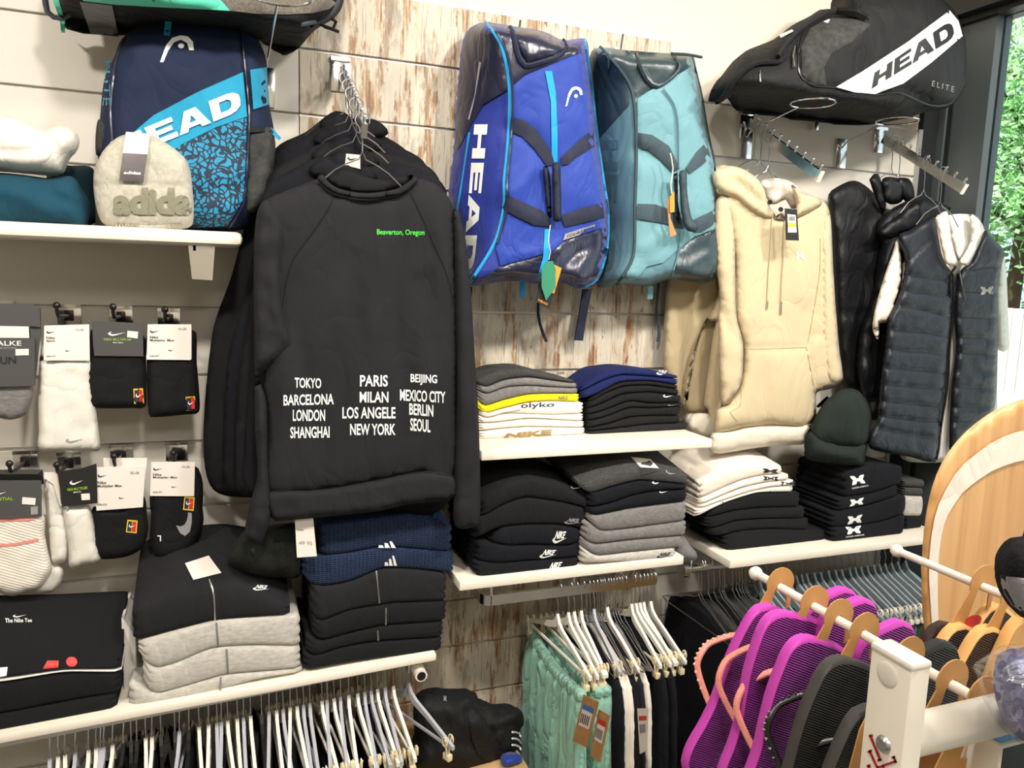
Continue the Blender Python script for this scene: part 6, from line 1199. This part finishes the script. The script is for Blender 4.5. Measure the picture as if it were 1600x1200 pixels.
# ------------------------------------------------------------------ duffel on the bench
zb_ = AT(815, 1192, -.30)[2]
t = thing('bench', (.6, -.22, 0), 'pale wooden bench at the wall carrying the black duffel', 'bench')
MB().box((.36, -.46, zb_ - .03), (AT(832, 1200, -.35)[0], -.002, zb_), .003).build('top', 'benchw', t)
for x_ in (.40, .72):
    for y_ in (-.42, -.05): MB().box((x_ - .02, y_ - .02, 0), (x_ + .02, y_ + .02, zb_ - .03)).build('leg', 'benchw', t, smooth=False)
C9 = lambda pts: cv(400, 1020, .28125, pts)
t = thing('duffel_bag', (.6, -.2, zb_), 'black duffel with side straps and three white stripes on the bench', 'bag')
bo = puff('body', C9([(872, 320), (885, 270), (930, 232), (1010, 212), (1100, 220), (1220, 220), (1238, 268), (1290, 280), (1340, 305), (1430, 300), (1480, 330), (1486, 400), (1460, 440), (1478, 520), (1430, 580), (1370, 620), (1200, 680), (950, 690), (840, 660), (850, 560), (880, 480)]), -.20, .10, 40, 'bagblack', t, res=7, nz=(.014, 28), back=.08,
    folds=[(C9([(1120, 230), (1200, 400), (1260, 560)]), 4, -.014), (C9([(1240, 280), (1300, 420), (1340, 560)]), 5, -.016), (C9([(1310, 440), (1400, 400), (1470, 380)]), 5, -.018), (C9([(900, 340), (970, 350), (990, 420), (980, 520)]), 3, -.010), (C9([(1180, 220), (1150, 300)]), 4, .01)])
G = Surf([bo])
sheet('strap', C9([(1180, 340), (1240, 320), (1330, 470), (1370, 560), (1300, 610), (1230, 560), (1200, 480)]), G, .008, 'bagblack', t, raise_=.006)
for k in range(3): tubepx('white_stripe', C9([(1424, 440 + 36 * k), (1444, 442 + 36 * k), (1462, 450 + 36 * k), (1472, 468 + 36 * k)]), .0028, 'pwhite', t, surf=G, off=.005)
logo('emblem', UAL[0], C9([(1042, 236), (1058, 238), (1058, 270), (1042, 266)]), G, 'pgrey', t)
o = tag(puff('folded_towel', C9([(1370, 595), (1420, 575), (1475, 570), (1482, 600), (1440, 628), (1375, 636)]), -.30, .02, 6, 'royal', res=6, back=.05), 'small royal blue folded piece under the duffel', 'towel')
# ------------------------------------------------------------------ sandal rack in the foreground
XR = .752; ZR1 = 1.167; X2 = AT(1400, 860, -1.2)[0]; ZR2 = AT(1400, 860, -1.2)[2]
XP = .58; p1 = AX(1425, 1042, XP); p2 = AX(1362, 1005, XP); p3 = AT(1448, 1035, p1[1]); zp_ = (p1[2] + p2[2]) / 2
t = thing('sandal_rack', (XP, p1[1], 0), 'white metal sandal rack with two long prongs and square post, foreground', 'rack')
wdt = max(.024, p3[0] - p1[0])
MB().box((XP, p1[1], .0), (XP + wdt, p2[1], zp_ - .004), .002).build('post', 'lacq', t)
MB().box((XP - .001, p1[1] - .001, zp_ - .006), (XP + wdt + .001, p2[1] + .001, zp_ + .002), .003).build('cap', 'wplas', t)
for x_, z_, yb in ((XR, ZR1, -1.2), (X2, ZR2, -1.2)):
    MB().tube([(x_, yb, z_), (x_, p1[1] + .03, z_)], .0062, 14).build('prong', 'lacq', t)
    MB().tube([(x_, yb + .006, z_), (x_, yb, z_), (x_, yb - .004, z_), (x_, yb - .010, z_)], [.007, .0105, .0105, .0072], 16).build('prong_cap', 'wplas', t)
pc = AX(1446, 1146, XP + wdt); zt_ = pc[2]; yt = (p1[1] + p2[1]) / 2
zt_ = AT(1448, 1143, yt)[2]
MB().tube([(XP + wdt, yt, zt_), (XP + .8, yt, zt_)], .0195, 24).build('crossbar', 'lacq', t)
MB().box((XP + .78, yt - .02, 0), (XP + .82, yt + .02, zt_ + .02)).build('post', 'lacq', t)
def onface(pts, name, m, off, rot=False):
    vs = [Vector(AX(x_, y_, XP)) + Vector((-off, 0, 0)) for x_, y_ in pts]; o = link(name, vs, [tuple(range(len(vs)))], m, t, smooth=False); facecam(o); return o
CR = lambda pts: cv(1340, 960, .2, pts)
def disc(c, r, x0, x1, name, m, dome=0):
    c = Vector(AX(*c, XP)); MB().tube([(x1, c.y, c.z), ((x0 + x1) / 2, c.y, c.z), (x0, c.y, c.z)], [r, r * .92, r * .7], 18).build(name, m, t)
disc(CR([(232, 470)])[0], .0125, XP - .0012, XP, 'hole_plug', 'wplas')
disc(CR([(205, 1012)])[0], .0085, XP - .004, XP, 'screw', 'steel')
for a, b in [((105, 950), (182, 1140)), ((92, 948), (124, 944)), ((158, 1142), (192, 1132)), ((96, 1062), (160, 1200)), ((84, 1076), (116, 1060)), ((196, 1182), (306, 1146)), ((306, 1158), (284, 1106)), ((272, 1120), (298, 1110)), ((196, 1176), (224, 1230)), ((76, 1188), (104, 1174)), ((90, 1180), (110, 1230)), ((160, 1196), (190, 1186))]:
    (ax, ay), (bx, by) = CR([a, b]); d = np.array([bx - ax, by - ay]); n = np.array([-d[1], d[0]]) / np.linalg.norm(d) * 1.9
    onface([(ax + n[0], ay + n[1]), (bx + n[0], by + n[1]), (bx - n[0], by - n[1]), (ax - n[0], ay - n[1])], 'red_mark', 'pcrim', .0008)
def sandal(top, Y, ang, edge, tread, strap, label, group, L=.27, W=.105, beads=False, yaw=0, flip=1):
    pz = Vector(AT(*top, Y)); t = thing('flip_flop', (pz.x, Y, pz.z - .12), label, 'sandal', group)
    prof = [(0, 0), (.30, -.008), (.44, -.045), (.5, -.11), (.5, -.30), (.44, -.46), (.37, -.60), (.36, -.74), (.38, -.86), (.33, -.95), (.18, -1.0), (0, -1.01)]
    full = [(x * W * flip, y * L) for x, y in prof] + [(-x * W * .96 * flip, y * L) for x, y in prof[-2:0:-1]]
    full = smooth_poly([(x * 1000, y * 1000) for x, y in full], 12, True) / 1000
    ca, sa = math.cos(ang), math.sin(ang); cy, sy = math.cos(yaw), math.sin(yaw)
    def w(x, y, d):
        X_ = x * ca - y * sa * -1 * -1; X_ = x * ca + y * sa; Z_ = -x * sa + y * ca; b = .012 * math.sin((y / L) * -3.1)
        return Vector((pz.x + X_ * cy - d * sy, Y + d * cy + X_ * sy + b * 0, pz.z + Z_))
    n = len(full); cx = full.mean(0)
    rings = [(1.0, -.004), (.985, -.008), (1.0, .0), (1.0, .008), (.985, .009)]
    order = [(.97, -.0085), (1.0, -.006), (1.0, .006), (.97, .0085)]
    vs = []; fs = []
    for s, d in order:
        for p in full: q = cx + (p - cx) * s; vs.append(w(q[0], q[1], d))
    for r in range(len(order) - 1):
        for i in range(n): fs.append((r * n + i, r * n + (i + 1) % n, (r + 1) * n + (i + 1) % n, (r + 1) * n + i))
    fs += [tuple(range(n))[::-1], tuple((len(order) - 1) * n + i for i in range(n))]
    b = MB(); b.add(vs, fs); b.build('sole', edge, t)
    q = [cx + (p - cx) * .955 for p in full]; link('tread', [w(p[0], p[1], -.0092) for p in q], [tuple(range(n))], tread, t, smooth=False)
    for sg in (-1, 1):
        pa = [(0, -.16 * L, .009), (sg * .012, -.20 * L, .030), (sg * .040, -.30 * L, .046), (sg * .056, -.46 * L, .040), (sg * .032, -.62 * L, .008)]
        pp = smooth_poly([(a_ * 1000, b_ * 1000) for a_, b_, _ in pa], 8, False) / 1000; dd = np.interp(np.linspace(0, 1, len(pp)), np.linspace(0, 1, 5), [a_[2] for a_ in pa])
        MB().tube([w(x_, y_, d_) for (x_, y_), d_ in zip(pp, dd)], .0046, 8, flat=.7).build('strap', strap, t)
        if beads and sg < 0:
            for k in range(3, len(pp) - 2, 1):
                MB().ball(w(pp[k][0] - .004, pp[k][1], dd[k] + .002), .0022, 5).build('bead', 'bead' if strap == 'pinkstrap' else 'glit', t)
    return t, w
def card(px_, X, Z, label, group, side=-1, red=False, scale=1.0, lean=.35):
    Y = px2Y(px_, X, Z); r = .0062
    t = thing('card_hook', (X, Y, Z - .1), label, 'hanger', group)
    o_ = []
    for a in np.linspace(math.radians(200), math.radians(-20), 14): o_.append((.024 * math.cos(a), .006 + .024 * math.sin(a)))
    o_ += [(.026, -.03), (.020, -.034), (.014, -.006)]
    for a in np.linspace(math.radians(0), math.radians(150), 7): o_.append((.0085 * math.cos(a) * .9, .0 + .0072 * math.sin(a)))
    o_ += [(-.010, -.02), (-.012, -.06), (.02, -.062), (.034, -.07), (.034, -.13), (-.050, -.13), (-.050, -.075), (-.040, -.045)]
    o_ = [(x_ * scale + (-z_ * -lean * .6 if z_ < 0 else 0), z_ * scale) for x_, z_ in o_]
    pts = [Vector(p) for p in o_]; r_ = delaunay_2d_cdt([Vector((p[0] * 100, p[1] * 100)) for p in o_], [], [list(range(len(o_)))], 1, 1e-6)
    V = [(v.x / 100, v.y / 100) for v in r_[0]]; F = [tuple(f) for f in r_[2]]; k = len(V)
    vs = [(X + a_, Y - .0009, Z + c_) for a_, c_ in V] + [(X + a_, Y + .0009, Z + c_) for a_, c_ in V]
    fs = F + [tuple(i + k for i in reversed(f)) for f in F]
    from collections import Counter
    ec = Counter(tuple(sorted((f[i], f[(i + 1) % 3]))) for f in F for i in range(3))
    fs += [(a_, b_, b_ + k, a_ + k) for (a_, b_), c_ in ec.items() if c_ == 1]
    link('card', vs, fs, 'tan', t, smooth=False)
    cxo, czo, rx, rz = (-.012 + lean * .6 * -.088, -.088, .026, .013) if not red else (-.014, -.05, .017, .009)
    ring_ = [(X + cxo + rx * math.cos(a), Y - .0016, Z + czo + rz * math.sin(a)) for a in np.linspace(0, 2 * math.pi, 28)[:-1]]
    if red: link('red_print', ring_, [tuple(range(27))], 'pred', t, smooth=False)
    else: MB().tube(ring_, .0006, 4, closed=True).build('red_print', 'pred', t)
    return t, Y
g1 = 'card hooks of the purple and black sandals'
for i, (p, l) in enumerate([(1219, 'tan card hook nearest the wall end of the near prong'), (1272, 'second tan card hook on the near prong'), (1310, 'third tan card hook on the near prong'), (1350, 'fourth tan card hook, just behind the white post'), (1420, 'tan card hook on the near prong in front of the post top'), (1487, 'tan card hook seen edge-on, right of the post'), (1535, 'frontmost tan card hook on the near prong')]):
    card(p, XR, ZR1, l, g1)
gp = 'flip-flops on the near prong'
Yp = lambda p: px2Y(p, XR, ZR1) - .006
sandal((1222, 952), Yp(1219), .50, 'magenta', 'solep', 'pinkstrap', 'purple flip-flop at the far left with beaded pink strap', gp, beads=True)
sandal((1246, 958), Yp(1262), .30, 'magenta', 'solep', 'pinkstrap', 'purple flip-flop with widest ribbed sole, second from the left', gp, W=.115)
sandal((1285, 998), Yp(1300), .36, 'magenta', 'solep', 'pinkstrap', 'purple flip-flop directly behind the glittery black one', gp, W=.112)
sandal((1346, 1034), Yp(1350), .42, 'rubberg', 'solek', 'kplas', 'black glitter flip-flop left of the white post', gp, W=.125, beads=True)
sandal((1382, 1108), Yp(1392), .42, 'rubberg', 'solek', 'kplas', 'black flip-flop half behind the white post', gp)
sandal((1290, 927), px2Y(1219, XR, ZR1) - .004, -.30, 'magenta', 'solep', 'pinkstrap', 'purple flip-flop right of the near prong, nearest the wall', gp, flip=-1)
sandal((1318, 942), px2Y(1272, XR, ZR1) - .004, -.25, 'magenta', 'solep', 'pinkstrap', 'purple flip-flop right of the near prong, middle one', gp, flip=-1)
sandal((1376, 978), px2Y(1310, XR, ZR1) - .004, -.25, 'magenta', 'solep', 'pinkstrap', 'purple flip-flop right of the near prong, just above the post', gp, flip=-1)
sandal((1440, 1013), px2Y(1390, XR, ZR1) - .004, -.3, 'rubberk', 'solek', 'kplas', 'black flip-flop right of the post with ribbed sole', gp, flip=-1)
g2 = 'card hooks on the far prong'
card(1536, X2, ZR2, 'card hook with red oval on the far prong, left one', g2, red=True, scale=1.1, lean=.5); card(1584, X2, ZR2, 'card hook with red oval on the far prong, right one', g2, red=True, scale=1.1, lean=.5)
g3 = 'tan and brown flip-flops on the far prong'
Y2 = lambda p: px2Y(p, X2, ZR2)
sandal((1492, 976), Y2(1500), .35, 'brownr', 'soleb', 'kplas', 'dark brown flip-flop farthest left below the far prong', g3)
sandal((1520, 984), Y2(1540), .6, 'tanr', 'soleb', 'kplas', 'tan-edged brown flip-flop, left of the two wide ones', g3, W=.10)
sandal((1572, 952), Y2(1530), .6, 'tanr', 'soleb', 'kplas', 'tan-edged brown flip-flop high behind the right card hook', g3, W=.09)
sandal((1566, 988), Y2(1580), .55, 'tanr', 'soleb', 'kplas', 'tan-edged brown flip-flop, right of the two wide ones', g3, W=.11)
sandal((1622, 968), Y2(1600), .45, 'tanr', 'tanr', 'kplas', 'plain tan flip-flop at the right edge of the picture', g3)
# surfboard-like board
YB = -1.13
t = thing('display_board', AT(1640, 1500, YB), 'tall rounded oak board with cream band behind the sandals', 'board')
bo = puff('panel', [(1440, 905), (1441, 860), (1446, 810), (1456, 762), (1472, 722), (1496, 688), (1526, 660), (1560, 638), (1600, 623), (1650, 614), (1710, 618), (1770, 640), (1820, 690), (1850, 760), (1862, 850), (1866, 950), (1862, 1100), (1850, 1300), (1820, 1550), (1780, 1750), (1740, 1860), (1650, 1880), (1590, 1780), (1540, 1600), (1490, 1350), (1458, 1130), (1446, 1000), (1441, 950)], YB, .003, 4, 'oak', t, res=18, back=.014)
CB = lambda pts: cv(1380, 600, .3333, pts)
sheet('cream_band', CB([(220, 1000), (215, 900), (216, 820), (225, 720), (240, 630), (262, 560), (296, 490), (335, 425), (385, 368), (440, 325), (500, 280), (560, 248), (620, 226), (680, 212), (760, 205), (900, 220), (900, 360), (760, 345), (690, 352), (620, 366), (560, 386), (510, 408), (465, 436), (415, 472), (370, 512), (335, 562), (305, 610), (284, 665), (272, 720), (262, 800), (256, 900), (256, 1000), (262, 1180), (280, 1400), (245, 1400), (232, 1180)]), Surf([bo]), .005, 'cream', t, res=14)
# items at the right edge
CE = lambda pts: cv(1400, 820, .21667, pts)
t = thing('sock_bundle', AT(1640, 960, -1.62), 'fluffy black and grey striped sock hanging at the right edge', 'socks')
ol = [(850, 110), (930, 80), (1050, 70), (1200, 150), (1260, 300), (1260, 500), (1180, 640), (1050, 690), (930, 676), (870, 640), (822, 575), (780, 500), (757, 420), (752, 340), (757, 260), (785, 190)]
bo = puff('body', CE(ol), -1.62, .035, 50, 'fblack', t, res=8, nz=(.003, 12))
sheet('grey_band', CE([(756, 362), (800, 372), (923, 385), (1255, 385), (1255, 560), (1000, 640), (923, 640), (835, 578), (783, 500), (757, 425)]), Surf([bo]), .002, 'fgrey', t, res=7, raise_=.002)
tubepx('loop', CE([(925, 90), (960, -40), (980, -300)]), .002, 'kplas', t, Y=-1.62)
t = thing('knitwear', AT(1650, 1100, -1.64), 'purple striped knit socks in clear film at the right edge', 'socks')
bo = puff('body', CE([(800, 980), (860, 930), (930, 905), (1100, 900), (1250, 1000), (1260, 1400), (1200, 1560), (923, 1560), (850, 1500), (800, 1380), (770, 1250), (770, 1100)]), -1.64, .04, 40, 'purp', t, res=8, nz=(.004, 14))
for k in range(5): tubepx('stripe', CE([(775 + 10 * k, 1085 - 22 * k + 30 * (k > 2)), (850, 1010 + 30 * k), (930, 985 + 34 * k), (1100, 980 + 36 * k)]), .0022, 'lav', t, surf=Surf([bo]), off=.001)
puff('film', CE([(620, 1085), (700, 1020), (800, 950), (870, 900), (960, 880), (1150, 880), (1290, 1000), (1290, 1420), (1200, 1600), (940, 1590), (830, 1530), (760, 1420), (700, 1300), (680, 1180), (640, 1120)]), -1.64, .055, 50, 'film', t, res=9, nz=(.012, 14))
t = thing('sign', AT(1640, 1200, -1.60), 'blue sign in a white frame at the lower right corner', 'sign')
f_ = [AT(1562, 1180, -1.61), AT(1700, 1135, -1.60)]
zz = AT(1562, 1166, -1.61)[2]; xx = f_[0][0]
MB().box((xx, -1.61, 0), (xx + .22, -1.56, zz), .003).build('frame', 'wplas', t); MB().box((xx + .004, -1.611, zz - .2), (xx + .2, -1.609, zz - .004)).build('panel', 'kplas', t, smooth=False)
MB().box((xx + .004, -1.606, zz - .001), (xx + .2, -1.564, zz + .0012)).build('panel', 'signb', t, smooth=False)
